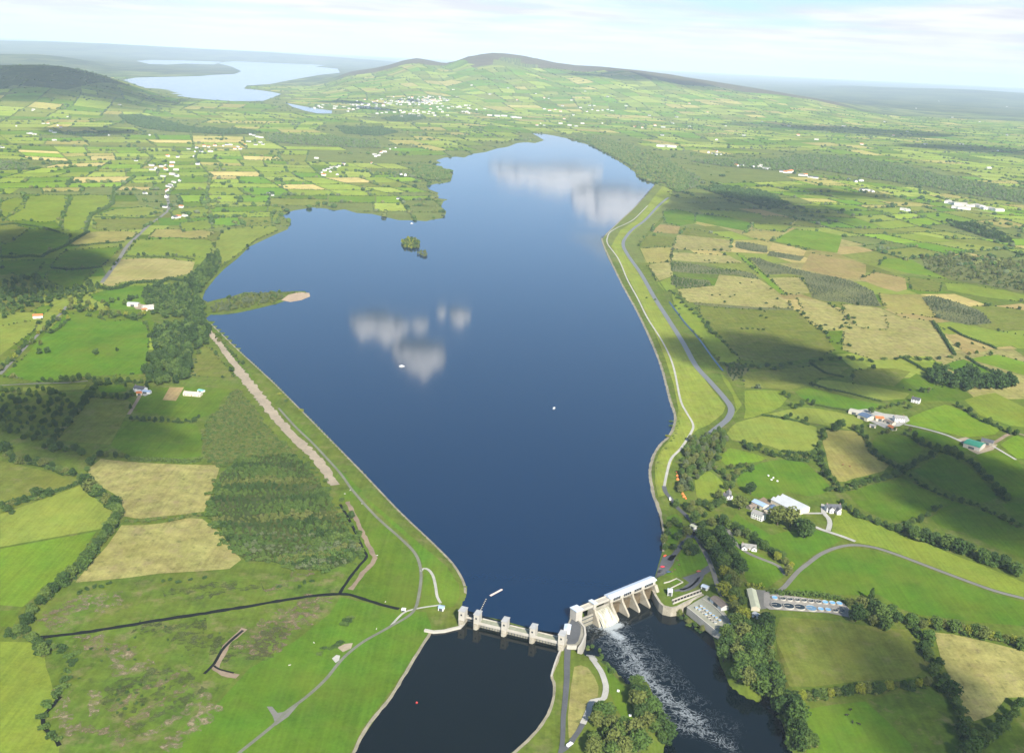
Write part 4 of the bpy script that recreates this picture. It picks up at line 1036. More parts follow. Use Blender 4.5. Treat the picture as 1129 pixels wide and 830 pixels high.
def plant_tree(x, y, zg, h, tone, label, group, conifer=False, cat='tree', kind='broadleaf_tree', wide=1.0):
    """root Empty with crown and trunk; the first of each form is built, the rest are copies that share its meshes"""
    vi = int(rng.integers(len(CON) if conifer else len(CROWN))); key = (vi, tone, conifer)
    if key not in PROTO:
        root = empty(kind); me = (CON if conifer else CROWN)[vi].copy(); me.materials.clear(); me.materials.append(FOL[tone])
        cr = link('crown', me, None, root); tm = TRUNK[vi % 3]
        if not tm.materials: tm.materials.append(bark)
        tr = link('trunk', tm, None, root)
        PROTO[key] = root
    else:
        src = PROTO[key]; root = src.copy(); COL.objects.link(root)
        for ch in src.children:
            c = ch.copy(); COL.objects.link(c); c.parent = root
    root.location = (x, y, zg - .1); root.rotation_euler = (0, 0, rng.uniform(0, 6.28)); w = h * wide * rng.uniform(1.05, 1.4) * (.8 if conifer else 1.0); root.scale = (w, w, h)
    for k in list(root.keys()): del root[k]
    tag(root, label, cat, group)
    return root
n_thing, rest = 0, {}
CONIFER_ROWS = ('tall dark tree', 'conifers by')
for sz, ph, tones, hgt, mode, pts in clusters:
    con = ph.startswith(CONIFER_ROWS)
    thing = n_thing + len(pts) <= 318
    if thing: n_thing += len(pts)
    zs = gz([p[0] for p in pts], [p[1] for p in pts])
    pr = [proj((p[0], p[1], zz_)) for p, zz_ in zip(pts, zs)]
    xs_, ys_ = np.array([p[0] for p in pr]), np.array([p[1] for p in pr])
    along_x = np.ptp(xs_) >= np.ptp(ys_)
    order = np.argsort(xs_ if along_x else -ys_); rank = np.empty(len(pts), int); rank[order] = np.arange(len(pts))
    for i, ((x, y, h), zg) in enumerate(zip(pts, zs)):
        tone = tones[i % len(tones)] if mode == '*' else tones[int(rng.integers(len(tones)))]
        if thing:
            if len(pts) == 1: lab = f"{ph}, alone, with a {TONEW[tone]} crown" if len(ph.split()) < 9 else ph
            elif mode.startswith('#'): lab = f"{TONEW[tone]} {'tall' if h > hgt * .98 else 'shorter'} tree in the {ph}"
            else:
                k = rank[i]; n = len(pts)
                if k == 0: lab = f"{'leftmost' if along_x else 'nearest'} tree in the {ph}"
                elif k < n - 1: lab = f"{ORD[k]} tree from the left in the {ph}" if along_x else f"{ORD[k]} nearest tree in the {ph}"
                else: lab = f"{'rightmost' if along_x else 'farthest'} tree in the {ph}"
            lab = ' '.join(lab.split()[:16])
            plant_tree(x, y, zg, h, tone, lab, 'trees: ' + ph if len(pts) > 1 else None, con, 'tree', 'conifer_tree' if con else 'broadleaf_tree')
        else:
            rest.setdefault((tone, con), []).append((x, y, zg, h))
under = []
for sz, ph, tones, hgt, mode, pts in clusters:
    if mode != '*' or not any(w_ in ph for w_ in ('hedge', 'belt', 'row', 'bank', 'trees behind')): continue
    for a_, b_ in zip(pts[:-1], pts[1:]):
        L_ = math.hypot(b_[0] - a_[0], b_[1] - a_[1])
        if L_ > 45: continue
        n_ = max(1, int(L_ / 2.6))
        for k_ in range(n_):
            t_ = (k_ + rng.random()) / n_; under.append((a_[0] + (b_[0] - a_[0]) * t_ + rng.normal(0, 1.3), a_[1] + (b_[1] - a_[1]) * t_ + rng.normal(0, 1.3), hgt * rng.uniform(.22, .5)))
U = np.array(under); ui = rng.choice(3, len(U), p=[.5, .35, .15])
for ti, tone in enumerate(('dark', 'mid', 'olive')):
    k_ = ui == ti; scatter('undergrowth', np.c_[U[k_, :2], gz(U[k_, 0], U[k_, 1]) - .2], np.c_[U[k_, 2] * 1.4, U[k_, 2]], BUSH, tone, 'hedge undergrowth')
for (tone, con), L in rest.items():
    A = np.array(L); d = np.hypot(A[:, 0], A[:, 1]); nr = d < 1500
    w = A[:, 3] * rng.uniform(.9, 1.2, len(A))
    for nm, k, mset in (('tree_mass', nr, CON if con else CROWN), ('tree_mass', ~nr, CON if con else CROWN_LO)):
        if k.any(): scatter(nm, A[k, :3], np.c_[w[k], A[k, 3]], mset, tone, 'wooded ground and hedgerow trees that read as one leafy mass')

# ---------------------------------------------------------------- bushes that stand alone
BUSHES = """
rough slope below the ditch|dark,mid|4|383,683 379,687 371,711 364,714 357,714 353,720 375,708 386,680
creek side at the yellow-green field|dark,mid|5|53,708 60,712 67,714 76,722 78,730 74,738 72,748 68,756 62,764 52,776 46,788 48,800 56,810 63,814 81,728 84,719
rough ground above the ditch|dark|3|330,646 336,641 344,640 308,646 88,652 96,648 104,646 112,646 120,642 180,640 196,641 210,638 226,636 188,638
strip hedge across the straw-coloured field|mid,olive|4|139,573 145,574 151,573 157,574 163,573 169,572 175,571 181,570 188,573 194,571 200,570 208,568 214,566 219,567
dry brown plain|dark|4|845,334 805,327 816,312 829,311 810,325 794,325 799,333 785,325 839,348 843,343 832,295 822,289 807,289 802,289 777,287 782,287 885,310 881,323 867,323 872,324 850,318 857,329 799,332 845,350 818,362 824,362 830,362 836,363 842,363
embankment grass|mid|4|713,328 722,330 745,337 749,346 749,340
hedge line beside the brown plain|dark,mid|6|743,323 748,328 752,333 757,337 762,341 767,345 771,349 775,354 779,358 783,362 788,367 794,371 798,376 802,380 806,385 809,388
hedge line on the far side of the plain|dark|5|880,342 886,345 890,350 895,355 900,359 904,362 909,365 905,359 910,358 924,378 928,376 936,380 930,352 933,356 937,361 941,350
hedge row below the brown plain|dark,mid|7|800,401 807,403 815,404 822,403 830,403 838,404 846,402 862,402 871,400 896,398 906,396 916,395 926,394 936,393 941,394 950,396 960,397 975,395 988,395 1000,393 1012,395 1024,395 1036,394 1048,393
water edge|mid,yellow|4|740,464 736,480 740,469 308,434 316,441 332,452
"""
BPROTO = {}
for ln in BUSHES.strip().splitlines():
    ph, tones, hgt, s = ln.split('|'); tones = tones.split(','); pts = PX(s)
    for i, (x, y) in enumerate(pts):
        h = float(hgt) * rng.uniform(.75, 1.2); g = G(x, y, h * .45); vi = int(rng.integers(len(BUSH))); tone = tones[i % len(tones)]
        if (vi, tone) not in BPROTO:
            me = BUSH[vi].copy(); me.materials.append(FOL[tone]); o = link('bush', me); BPROTO[(vi, tone)] = o
        else:
            o = BPROTO[(vi, tone)].copy(); COL.objects.link(o)
        for k in list(o.keys()): del o[k]
        o.location = (g[0], g[1], g[2] - .2); o.scale = (h * 1.5, h * 1.3, h); o.rotation_euler = (0, 0, rng.uniform(0, 6.28))
        tag(o, f"small {TONEW[tone]} bush on the {ph}", 'bush', f"{TONEW[tone]} bushes on the {ph}")

# ---------------------------------------------------------------- clipped and low hedges, each a thing
def hedge(s, h, w, tone, label, name='hedge'):
    pts = [G(x, y)[:2] for x, y in PX(s)]; V, F = [], []; r = np.random.default_rng(len(s)); cl = []
    for a, b in zip(pts[:-1], pts[1:]):
        n = max(1, int(np.hypot(*(b - a)) / (w * .5)))
        for k in range(n):
            p = a + (b - a) * ((k + .5) / n) + r.uniform(-.1, .1, 2) * w; zg = float(gz(*p)[0])
            cl.append((p[0], p[1], zg + h * .52 * r.uniform(.85, 1.15), w * .5 * r.uniform(.85, 1.15)))
            cl.append((p[0], p[1], zg + h * .25, w * .5))
    Vn, Fn = leaf_cloud(cl, 26, w * .13, r)
    for i in range(len(cl)): pass
    me = mesh_np(name, Vn, Fn); return tag(link(name, me, FOL[tone]), label, 'hedge')
hedge("848,654 860,655 875,656 890,657 905,658 918,660 929,662", 5, 6, 'mid', "long bright green clipped hedge behind the round fish tanks")
hedge("822,646 828,646 834,647 841,648", 4, 6, 'yellow', "short yellow-green clipped hedge above the pale-roofed shed")
hedge("142,507 155,508 170,508 185,509 200,510 213,510 222,507", 4, 6, 'mid', "low hedge along the top of the mottled straw field")
hedge("0,560 14,553 30,550 46,547 62,542 76,538 86,533", 3, 5, 'dark', "thin dark hedge above the pale sloping field")
hedge("868,507 880,508 891,509", 4, 6, 'dark', "low dark hedge between the hill field and the bale field")
hedge("862,498 875,500 890,501", 4, 5, 'dark', "short dark hedge under the straw-green hill field")
hedge("840,458 852,460 866,462 880,465 892,469", 3, 4, 'mid', "low hedge along the crest above the hill field")
hedge("893,446 905,448 920,451 935,453", 3, 4, 'mid', "low hedge above the pale strip field by the red-roofed farm")
hedge("895,424 915,430 935,434 955,439 972,443", 3, 4, 'dark', "low hedge above the farm meadow")
hedge("893,401 910,412 930,416", 3, 4, 'dark', "low hedge under the olive pasture in cloud shadow")
hedge("997,396 1010,403 1024,412 1034,413", 4, 5, 'dark', "dark hedge running down to the wood above the barn")
hedge("1065,394 1080,404 1098,412 1115,419", 4, 5, 'dark', "dark straight hedge between two bright green fields")
hedge("1046,362 1060,370 1075,376 1090,381 1098,385", 4, 5, 'dark', "hedge between the yellow-green field and the brown strip")
hedge("1028,355 1034,363 1040,372 1046,382 1053,392", 5, 6, 'dark', "dark hedge on the edge of the large dry field")
hedge("0,249 14,247 30,249 50,252 66,257", 4, 6, 'dark', "dark hedge above the shaded green field")
hedge("0,284 15,285 30,283 46,284 52,280 62,276 72,272 84,264 98,256", 5, 7, 'dark', "tree-thick hedge below the shaded green field")
hedge("56,296 75,298 95,297 112,295", 4, 5, 'dark', "dark hedge between two shaded green fields")
hedge("94,256 97,247 100,239 108,234 118,230 125,225 125,215 126,205", 6, 8, 'mid', "winding thick hedge beside the long pale field")
hedge("66,250 69,240 72,232 76,224 78,216", 4, 6, 'mid', "hedge between two light green fields")
hedge("104,240 125,240 150,241 175,240", 3, 5, 'mid', "thin hedge above the olive field")
hedge("76,272 92,271 112,269 130,268 137,267", 4, 5, 'mid', "hedge below the reedy field")
hedge("136,283 155,284 178,284 200,284 214,287", 4, 5, 'mid', "hedge above the pale straw field")
hedge("110,318 122,320 134,318 145,313 160,312 178,312 186,308 205,311 214,304 220,296", 6, 8, 'dark', "thick tree hedge below the pale straw field")

# ---------------------------------------------------------------- plantations, scrub, far woods, far hedgerows
def fill(poly, sp, jit=.35, rows=None):
    poly = np.asarray(poly); c = poly.mean(0); a = rows or 0.0; ca, sa = math.cos(a), math.sin(a)
    Q = (poly - c) @ np.array([[ca, -sa], [sa, ca]]); x0, y0 = Q.min(0); x1, y1 = Q.max(0)
    gx_, gy_ = np.meshgrid(np.arange(x0, x1, sp), np.arange(y0, y1, sp)); P = np.stack([gx_.ravel(), gy_.ravel()], 1)
    P += rng.uniform(-jit, jit, P.shape) * sp; P = P[inside(P, Q)]
    return P @ np.array([[ca, sa], [-sa, ca]]) + c
def wood(name, poly, sp, h, tone, meshes, label, rows=None, wid=.95, jit=.35):
    P = fill(poly, sp, jit, rows)
    if len(P) == 0: return
    n = len(P); nz = .75 + .25 * np.sin(P[:, 0] / 23 + np.sin(P[:, 1] / 31) * 2) ; hh = h * rng.uniform(.75, 1.15, n) * nz
    scatter(name, np.c_[P, gz(P[:, 0], P[:, 1]) - .2], np.c_[hh * wid, hh], meshes, tone, label)
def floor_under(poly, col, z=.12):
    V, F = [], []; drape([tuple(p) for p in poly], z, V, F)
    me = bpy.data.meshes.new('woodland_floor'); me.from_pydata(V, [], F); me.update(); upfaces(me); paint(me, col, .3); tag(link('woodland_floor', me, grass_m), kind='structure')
P1 = np.array(GP("236,544 243,522 262,508 284,503 305,502 326,503 344,520 362,546 378,574 390,598 398,609 386,620 360,629 330,627 300,619 272,618 258,608 244,584 228,566"))
P1b = np.array(GP("262,606 275,590 300,588 330,590 360,592 388,596 398,609 386,620 360,629 330,627 300,619 272,618"))
P0 = np.array(GP("224,478 232,462 246,448 256,432 264,430 275,443 287,458 300,476 312,488 326,502 300,502 284,503 262,507 243,516 224,505"))
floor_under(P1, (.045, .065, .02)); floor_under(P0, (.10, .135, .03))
def bands(poly, sp, h, tones, meshes, ang, width, label, name='young_plantation'):
    P = fill(poly, sp, .4, ang); ca, sa = math.cos(ang), math.sin(ang); v = (P - P.mean(0)) @ np.array([-sa, ca])
    kb = np.floor(v / width + .6 * np.sin(P[:, 0] / 40)).astype(int) % len(tones)
    nz = .72 + .3 * np.sin(P[:, 0] / 17 + np.sin(P[:, 1] / 23) * 2)
    for i_, tone in enumerate(tones):
        k_ = kb == i_; h_ = h * rng.uniform(.6, 1.25, k_.sum()) * nz[k_]
        scatter(name, np.c_[P[k_], gz(P[k_, 0], P[k_, 1]) - .2], np.c_[h_ * 1.05, h_], meshes, tone, label)
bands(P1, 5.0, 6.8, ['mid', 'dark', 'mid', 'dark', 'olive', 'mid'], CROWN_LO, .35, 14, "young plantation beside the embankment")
bands(P1b, 6.5, 7.5, ['grey', 'mid'], BUSH, .12, 16, "grey-green strips at the near end of the plantation")
edge_ = np.concatenate([a_ + (b_ - a_) * rng.uniform(0, 1, (int(np.hypot(*(b_ - a_)) / 4), 1)) for a_, b_ in zip(P1, np.roll(P1, -1, 0))]) + 0
edge_ = edge_ + rng.normal(0, 4, edge_.shape); h_ = rng.uniform(2, 5.5, len(edge_))
scatter('scrub', np.c_[edge_, gz(edge_[:, 0], edge_[:, 1]) - .2], np.c_[h_ * 1.4, h_], BUSH, 'mid', 'scrub round the plantation')
wood('scrub', P0, 4.2, 4.6, 'olive', BUSH, "bushy light green scrub below the embankment", None, 1.2, .5)
wood('scrub', P0, 7, 5.5, 'mid', BUSH, "bushy scrub below the embankment", None, 1.2, .5)
R9 = np.array(GP("120,800 110,775 130,755 160,745 180,738 190,748 180,762 160,775 140,790"))
wood('heather', R9, 9, 2.2, 'dark', BUSH, "dark rough bushes on the cut-over bog", .6, 1.3, .5)
wood('heather', np.array(GP("60,715 95,700 140,694 220,682 260,690 240,715 215,735 170,742 120,752 70,750")), 22, 2.0, 'dark', BUSH, "scattered low bushes on the rough ground", None, 1.3, .5)
STRIPS = [("826,284 838,285 851,290 870,295 891,300 915,304 940,310 962,321 972,338 950,337 929,333 910,332 895,328 890,315 885,304 868,302 845,303", 'grey', 5), ("811,266 828,268 846,271.5 846,279 828,277 811,273", 'grey', 5), ("848,277 868,280 887,283 882,288 864,285 846,282", 'grey', 5),
          ("740,288 765,291 790,296 815,298 829,301 839,308 824,306 811,303 780,302 760,301 740,299", 'mid', 5), ("740,305 760,307 782,309 784,314 758,317 740,314", 'mid', 6), ("764,333 800,336 840,339 875,340 875,342 840,341.5 800,339 766,336", 'olive', 3),
          ("1016,328 1028,326 1040,329 1060,335 1080,342 1094,356 1080,358 1067,358 1050,355 1035,351", 'grey', 6), ("799,402 808,400 822,402 826,408 818,416 808,420 802,412", 'dark', 7)]
for s, tone, h in STRIPS:
    poly = np.array(GP(s)); floor_under(poly, (.12, .13, .06), .3)
    wood('planted_strip', poly, 7.5, h * .8, tone, CROWN_LO if h >= 5 else BUSH, "dense planted strip of small trees on the dry plain", .2, 1.1)
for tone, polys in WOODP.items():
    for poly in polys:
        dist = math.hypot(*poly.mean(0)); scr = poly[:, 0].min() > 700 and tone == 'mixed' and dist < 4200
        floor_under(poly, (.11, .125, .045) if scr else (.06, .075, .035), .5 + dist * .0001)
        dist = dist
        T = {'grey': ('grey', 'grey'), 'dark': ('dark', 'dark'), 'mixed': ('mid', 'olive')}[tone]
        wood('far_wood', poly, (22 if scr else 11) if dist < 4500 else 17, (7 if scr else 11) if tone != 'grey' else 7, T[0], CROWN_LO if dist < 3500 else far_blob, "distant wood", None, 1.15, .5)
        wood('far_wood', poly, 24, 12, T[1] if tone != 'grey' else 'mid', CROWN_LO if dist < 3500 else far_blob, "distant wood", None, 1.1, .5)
HL = np.concatenate([np.array(HEDGES)])
pts = []
for x0_, y0_, x1_, y1_ in HL:
    L = math.hypot(x1_ - x0_, y1_ - y0_); d = math.hypot((x0_ + x1_) / 2, (y0_ + y1_) / 2); sp = max(5.5, d / 520)
    if rng.random() < .12: continue
    n = max(1, int(L / sp)); t = (np.arange(n) + rng.uniform(0, 1, n)) / n
    big = rng.random() < .3
    hh = np.where(rng.random(n) < (.25 if big else .07), rng.uniform(6, 11, n), rng.uniform(1.8, 3.6, n))
    pts.append(np.c_[x0_ + (x1_ - x0_) * t, y0_ + (y1_ - y0_) * t, hh])
# single trees and copses in the fields
k = 2600; az = rng.uniform(-.56, .56, k); rr = np.exp(rng.uniform(math.log(1700), math.log(11500), k))
cl_ = rng.integers(0, k // 4, k); ax, ay = (rr * np.sin(az))[cl_] + rng.normal(0, 26, k), (rr * np.cos(az))[cl_] + rng.normal(0, 26, k)
pts.append(np.c_[ax, ay, rng.uniform(5, 12, k)])
# bushes along the boundaries of the traced fields far enough off to read as a hedge
for ln in FIELDS.strip().splitlines():
    kk, s = ln.split('|'); g = [G0(x, y) for x, y in PX(s)]
    if np.mean([p[1] for p in g]) < 1350 or kk in ('verge', 'bank', 'earth'): continue
    dens = .5 if np.mean([p[0] for p in g]) > 0 else .9
    for a, b in zip(g, g[1:] + g[:1]):
        n = int(np.hypot(*(b - a)) / 7); 
        if n < 1 or rng.random() > dens: continue
        t = rng.uniform(0, 1, n); q = a + (b - a) * t[:, None] + rng.normal(0, 1.5, (n, 2))
        pts.append(np.c_[q, np.where(rng.random(n) < .08, rng.uniform(6, 9, n), rng.uniform(1.8, 3.6, n))])
A = np.concatenate(pts); hl = hills(A[:, 0], A[:, 1])
ok = hl < 330
for poly in [RESERVOIR] + [np.array(GP(q)) for q in FARLAKE]: ok &= ~inside(A[:, :2], poly)
nb = len(A) - sum(len(p) for p in pts[len(HL) + 1:]) if False else None
fld = np.zeros(len(A), bool); n_auto = sum(len(p) for p in pts) - 0
lens = np.cumsum([0] + [len(p) for p in pts]); n_trace = sum(1 for _ in pts)
cov = np.zeros(len(A), bool)
for c in COVERS: cov |= inside(A[:, :2], c)
i_first_traced = next((i for i in range(len(pts)) if len(pts[i]) == 2600), len(pts)) + 1
auto = np.arange(len(A)) < lens[min(i_first_traced, len(pts))]
ok &= ~(auto & cov)
A = A[ok]; d = np.hypot(A[:, 0], A[:, 1])
tone_i = rng.choice(4, len(A), p=[.42, .36, .14, .08]); w = A[:, 2] * rng.uniform(1.0, 1.5, len(A)) + d * .0003
for ti, tone in enumerate(('dark', 'mid', 'olive', 'grey')):
    for kx, mset in ((d < 2600, CROWN_LO), (d >= 2600, far_blob)):
        s_ = kx & (tone_i == ti)
        if s_.any(): scatter('hedgerow', np.c_[A[s_, :2], gz(A[s_, 0], A[s_, 1]) - .3], np.c_[w[s_], A[s_, 2]], mset, tone, 'hedgerows and field trees of the far farmland')
print('hedgerow plants', len(A), 'tree things', n_thing)
# ---------------------------------------------------------------- materials of built things
conc = principled('weir_concrete', (.36, .33, .265), .85, .2, .2, .12, 1.1, dirt=(.20, .18, .13))
conc_d = principled('weathered_concrete', (.27, .25, .20), .9, .15, .3, .1, .9, dirt=(.13, .13, .10))
conc_l = principled('pale_concrete', (.40, .375, .32), .85, .2, .14, .2, 1.4)
steel_r = principled('pale_metal_roof', (.50, .56, .64), .55, .4, .06, .3, 2.0)
dark_steel = principled('dark_steel', (.06, .07, .075), .6, .4, .25, .3, 2)
white_w = principled('white_render', (.68, .67, .64), .8, .2, .07, .2, 1.5)
cream_w = principled('cream_render', (.62, .55, .42), .8, .2, .1, .2, 1.5)
slate = principled('slate', (.085, .088, .098), .6, .35, .25, .3, 2.5)
grey_r = principled('grey_roof', (.24, .235, .22), .8, .2, .2, .3, 2.5)
blue_r = principled('blue_metal_roof', (.30, .40, .56), .5, .4, .12, .3, 2.5)
dblue_r = principled('dark_blue_roof', (.09, .13, .20), .5, .4, .12, .3, 2.5)
green_r = principled('green_metal_roof', (.035, .20, .125), .5, .4, .12, .2, 2.5)
orange_r = principled('orange_roof', (.50, .17, .06), .75, .2, .2, .3, 2.5)
brown_r = principled('brown_roof', (.20, .16, .13), .8, .2, .2, .3, 2.5)
pale_r = principled('pale_sheet_roof', (.52, .52, .36), .7, .3, .1, .2, 2.5)
sheet_r = principled('grey_sheet_roof', (.42, .44, .45), .55, .4, .12, .12, 1.5)
glass = principled('window_glass', (.03, .035, .045), .15, .5, .1)
frame_m = principled('window_frame', (.70, .70, .68), .6, .3, .05)
door_m = principled('painted_door', (.16, .09, .05), .6, .3, .1)
brick_m = principled('chimney_brick', (.30, .20, .15), .9, .1, .2)
black_m = principled('black_rubber', (.02, .02, .02), .8, .2, .1)

def local(tg, V): return V

# ---------------------------------------------------------------- weir and intake: frames measured on the ground
A2, B2 = G0(635, 684, 0), G0(724, 647, 0)
wa = math.atan2(*(B2 - A2)[::-1])      # u along the weir, v downstream (to the right of u)
def root_uv(name, A, ang):
    o = empty(name, (A[0], A[1], 0), ang); return o
# v is measured downstream, the empty's y axis points upstream: y = -v
weir = root_uv('weir', A2, wa)
tag(weir, "grey weir with buttress piers and a pale roofed gate hall, one gate spilling", 'weir')
PIERS = [(19.0, 2.2), (38.3, 2.6), (51.3, 2.0), (64.4, 2.0), (77.4, 2.0)]
for k, (u, w) in enumerate(PIERS):
    nose = 12.6 if k else 10.4
    b = MB()
    prof = [(5.0, -10), (5.0, 5.6), (-3.2, 5.6), (-4.2, 3.0), (-nose + .6, -5.4), (-nose, -6.4), (-nose, -10)]
    b.xprism(prof, u - w / 2, u + w / 2); b.build('pier', conc, weir, .25)
b = MB(); b.xprism([(5.5, -10), (5.5, 5.6), (-4, 5.6), (-8, -1.0), (-20, -1.6), (-24, -2.6), (-24, -10)], 91.0, 94.5); b.build('abutment', conc, weir, .25)
# two towers on the open bays
tw = MB(); tw.box(-3.6, 3.6, -3.6, 4.2, -10, 11.4); tw = tw.build('gate_tower', conc_l, weir, .2)
r_ = MB(); r_.box(-4.0, 4.0, -4.0, 4.6, 11.4, 12.0); r_.build('roof', steel_r, tw)
tw = MB(); tw.box(17.4, 20.6, -2.6, 3.8, 5.6, 11.2); tw = tw.build('gate_tower', conc_l, weir, .2)
r_ = MB(); r_.box(17.0, 21.0, -3.0, 4.2, 11.2, 11.8); r_.build('roof', steel_r, tw)
# bridge beams with the tall open bays below them
b = MB()
for u0, u1 in ((3.6, 17.4), (20.6, 37.0)):
    b.box(u0, u1, -1.6, 3.4, 7.6, 9.0); b.box(u0, u1, -1.8, -1.4, 9.0, 10.1); b.box(u0, u1, 3.2, 3.6, 9.0, 10.1)
b.build('bridge_deck', conc_l, weir, .1)
b = MB(); b.box(3.6, 17.9, -2.2, -.6, -10, 1.2); g_ = b.build('sluice_gate', conc_d, weir, .1)
b = MB(); b.box(3.6, 17.9, -2.6, -2.2, -.6, .1); b.box(3.6, 17.9, -2.6, -2.2, -4.5, -3.9); b.build('gate_rib', dark_steel, g_)
b = MB(); b.box(20.1, 37.0, -1.6, -.4, 2.6, 5.2); b.build('sluice_gate', conc_d, weir, .1)
# gate hall on the narrow bays
b = MB(); b.box(37.2, 93.4, -2.4, 4.4, 5.6, 9.6); hall = b.build('gate_hall', conc_l, weir, .15)
b = MB(); b.xprism([(5.2, 9.6), (5.2, 10.2), (.8, 11.4), (-3.2, 10.2), (-3.2, 9.6)], 36.6, 94.2); b.build('roof', steel_r, hall)
for k in range(4):
    u0, u1 = [(39.6, 50.3), (52.3, 63.4), (65.4, 76.4), (78.4, 91.0)][k]
    b = MB(); b.box(u0, u1, -1.2, 0.4, -10, 1.6); b.box(u0, u1, -2.6, -1.2, 1.0, 1.7); b.build('sluice_gate', principled('rusty_gate', (.11, .085, .05), .8, .2, .35, .2, 1.5), weir, .08)
    b = MB(); b.box(u0 + 1, u1 - 1, -2.52, -2.36, 6.4, 8.9); wn = b.build('window', glass, hall)
    b = MB()
    for q in range(5):
        uu = u0 + 1 + (u1 - u0 - 2) * q / 4; b.box(uu - .12, uu + .12, -2.62, -2.5, 6.3, 9.0)
    b.build('frame', conc_l, wn)
    b = MB(); b.box(u0, u1, -2.2, -1.4, 4.6, 5.5); b.build('beam', conc, weir, .05)
b = MB(); b.box(38, 94, -14, 4.0, -14, -9); b.box(3.5, 38, -9, 4, -14, -8.6); b.build('sill', conc_d, weir)
# white sheet of water down the open gate
V, F = [], []; n = 15; mcols = 24
spill = bpy.data.materials.new('white_water'); spill.use_nodes = True; t_ = spill.node_tree; b_ = t_.nodes['Principled BSDF']; b_.inputs['Roughness'].default_value = .5
tc_ = N(t_, 'ShaderNodeTexCoord'); mp_ = N(t_, 'ShaderNodeMapping'); mp_.inputs['Scale'].default_value = (1.1, .10, .10); t_.links.new(tc_.outputs['Object'], mp_.inputs['Vector'])
nn_ = N(t_, 'ShaderNodeTexNoise'); nn_.inputs['Scale'].default_value = 1.2; nn_.inputs['Detail'].default_value = 5; t_.links.new(mp_.outputs[0], nn_.inputs['Vector'])
cr_ = N(t_, 'ShaderNodeValToRGB'); cr_.color_ramp.elements[0].position = .36; cr_.color_ramp.elements[0].color = (.20, .195, .14, 1); cr_.color_ramp.elements[1].position = .70; cr_.color_ramp.elements[1].color = (.62, .60, .50, 1)
t_.links.new(nn_.outputs['Fac'], cr_.inputs['Fac']); t_.links.new(cr_.outputs[0], b_.inputs['Base Color'])
for i in range(n):
    t = i / (n - 1); v = -.2 + 13.6 * t; zz_ = 1.9 - 1.2 * t - 8.6 * t ** 1.7
    for j in range(mcols + 1):
        u = 20.3 + (36.9 - 20.3) * j / mcols
        V.append((u, -v - (.9 * math.sin(j * 1.9) + .5 * math.sin(j * 4.1)) * t, zz_ + .16 * math.sin(j * 2.7 + i * .8)))
for i in range(n - 1):
    for j in range(mcols): F.append((i * (mcols + 1) + j, i * (mcols + 1) + j + 1, (i + 1) * (mcols + 1) + j + 1, (i + 1) * (mcols + 1) + j))
me = bpy.data.meshes.new('spilling_water'); me.from_pydata(V, [], F); me.update()
for p in me.polygons: p.use_smooth = True
o = link('spilling_water', me, spill); o.location = (A2[0], A2[1], 0); o.rotation_euler = (0, 0, wa); tag(o, kind='structure')

A1, B1 = G0(525, 692, 0), G0(617, 714.5, 0); ia = math.atan2(*(B1 - A1)[::-1])
intake = root_uv('intake_bridge', A1, ia)
tag(intake, "low intake bridge with five concrete gate towers across the dark canal mouth", 'bridge')
for k, u in enumerate((-13.2, 0.0, 24.4, 48.8, 73.2)):
    b = MB(); V8 = 2.3 if k not in (0, 4) else 2.6
    b.prism([(u - V8, 9.5), (u - V8, -1.2), (u - V8 * .55, -3.2), (u + V8 * .55, -3.2), (u + V8, -1.2), (u + V8, 9.5)], -5, 4.2); p = b.build('pier', conc, intake, .15)
    b = MB(); b.box(u - V8, u + V8, -1.0, 6.4, 4.2, 12.6); tw = b.build('gate_tower', conc_l, intake, .15)
    b = MB(); b.box(u - V8 - .3, u + V8 + .3, -1.4, 6.8, 12.6, 13.1); b.build('roof', principled('grey_flat_roof', (.36, .36, .35), .8, .2, .15), tw)
    b = MB(); b.box(u - .7, u + .7, -1.14, -1.02, 8.6, 10.2); b.build('window', glass, tw)
for u0, u1 in ((2.3, 22.1), (26.7, 46.5), (51.1, 70.6)):
    b = MB(); b.box(u0, u1, 1.2, 8.2, 3.2, 4.4); b.build('bridge_deck', principled('mossy_deck', (.24, .25, .18), .9, .1, .25), intake)
    b = MB(); b.box(u0, u1, .8, 1.4, 3.0, 5.4); b.box(u0, u1, 8.0, 8.5, 3.4, 5.2); b.build('parapet', conc_l, intake, .05)
    b = MB(); b.box(u0, u1, 2.2, 3.2, -5, 2.6)
    g_ = b.build('sluice_gate', conc_d, intake)
    b = MB()
    for q in range(8):
        uu = u0 + (u1 - u0) * (q + .5) / 8; b.box(uu - .2, uu + .2, 1.8, 2.2, -1, 2.5)
    b.build('gate_rib', dark_steel, g_)
b = MB(); b.box(-10.6, -2.3, 4.2, 6.4, 4.0, 4.7); b.box(-10.6, -2.3, 4.1, 4.3, 4.7, 5.7); b.build('footbridge', conc_l, intake, .04)
b = MB(); b.box(-10.6, -2.3, 6.6, 7.4, -5, 1.4); b.build('lock_gate', dark_steel, intake)

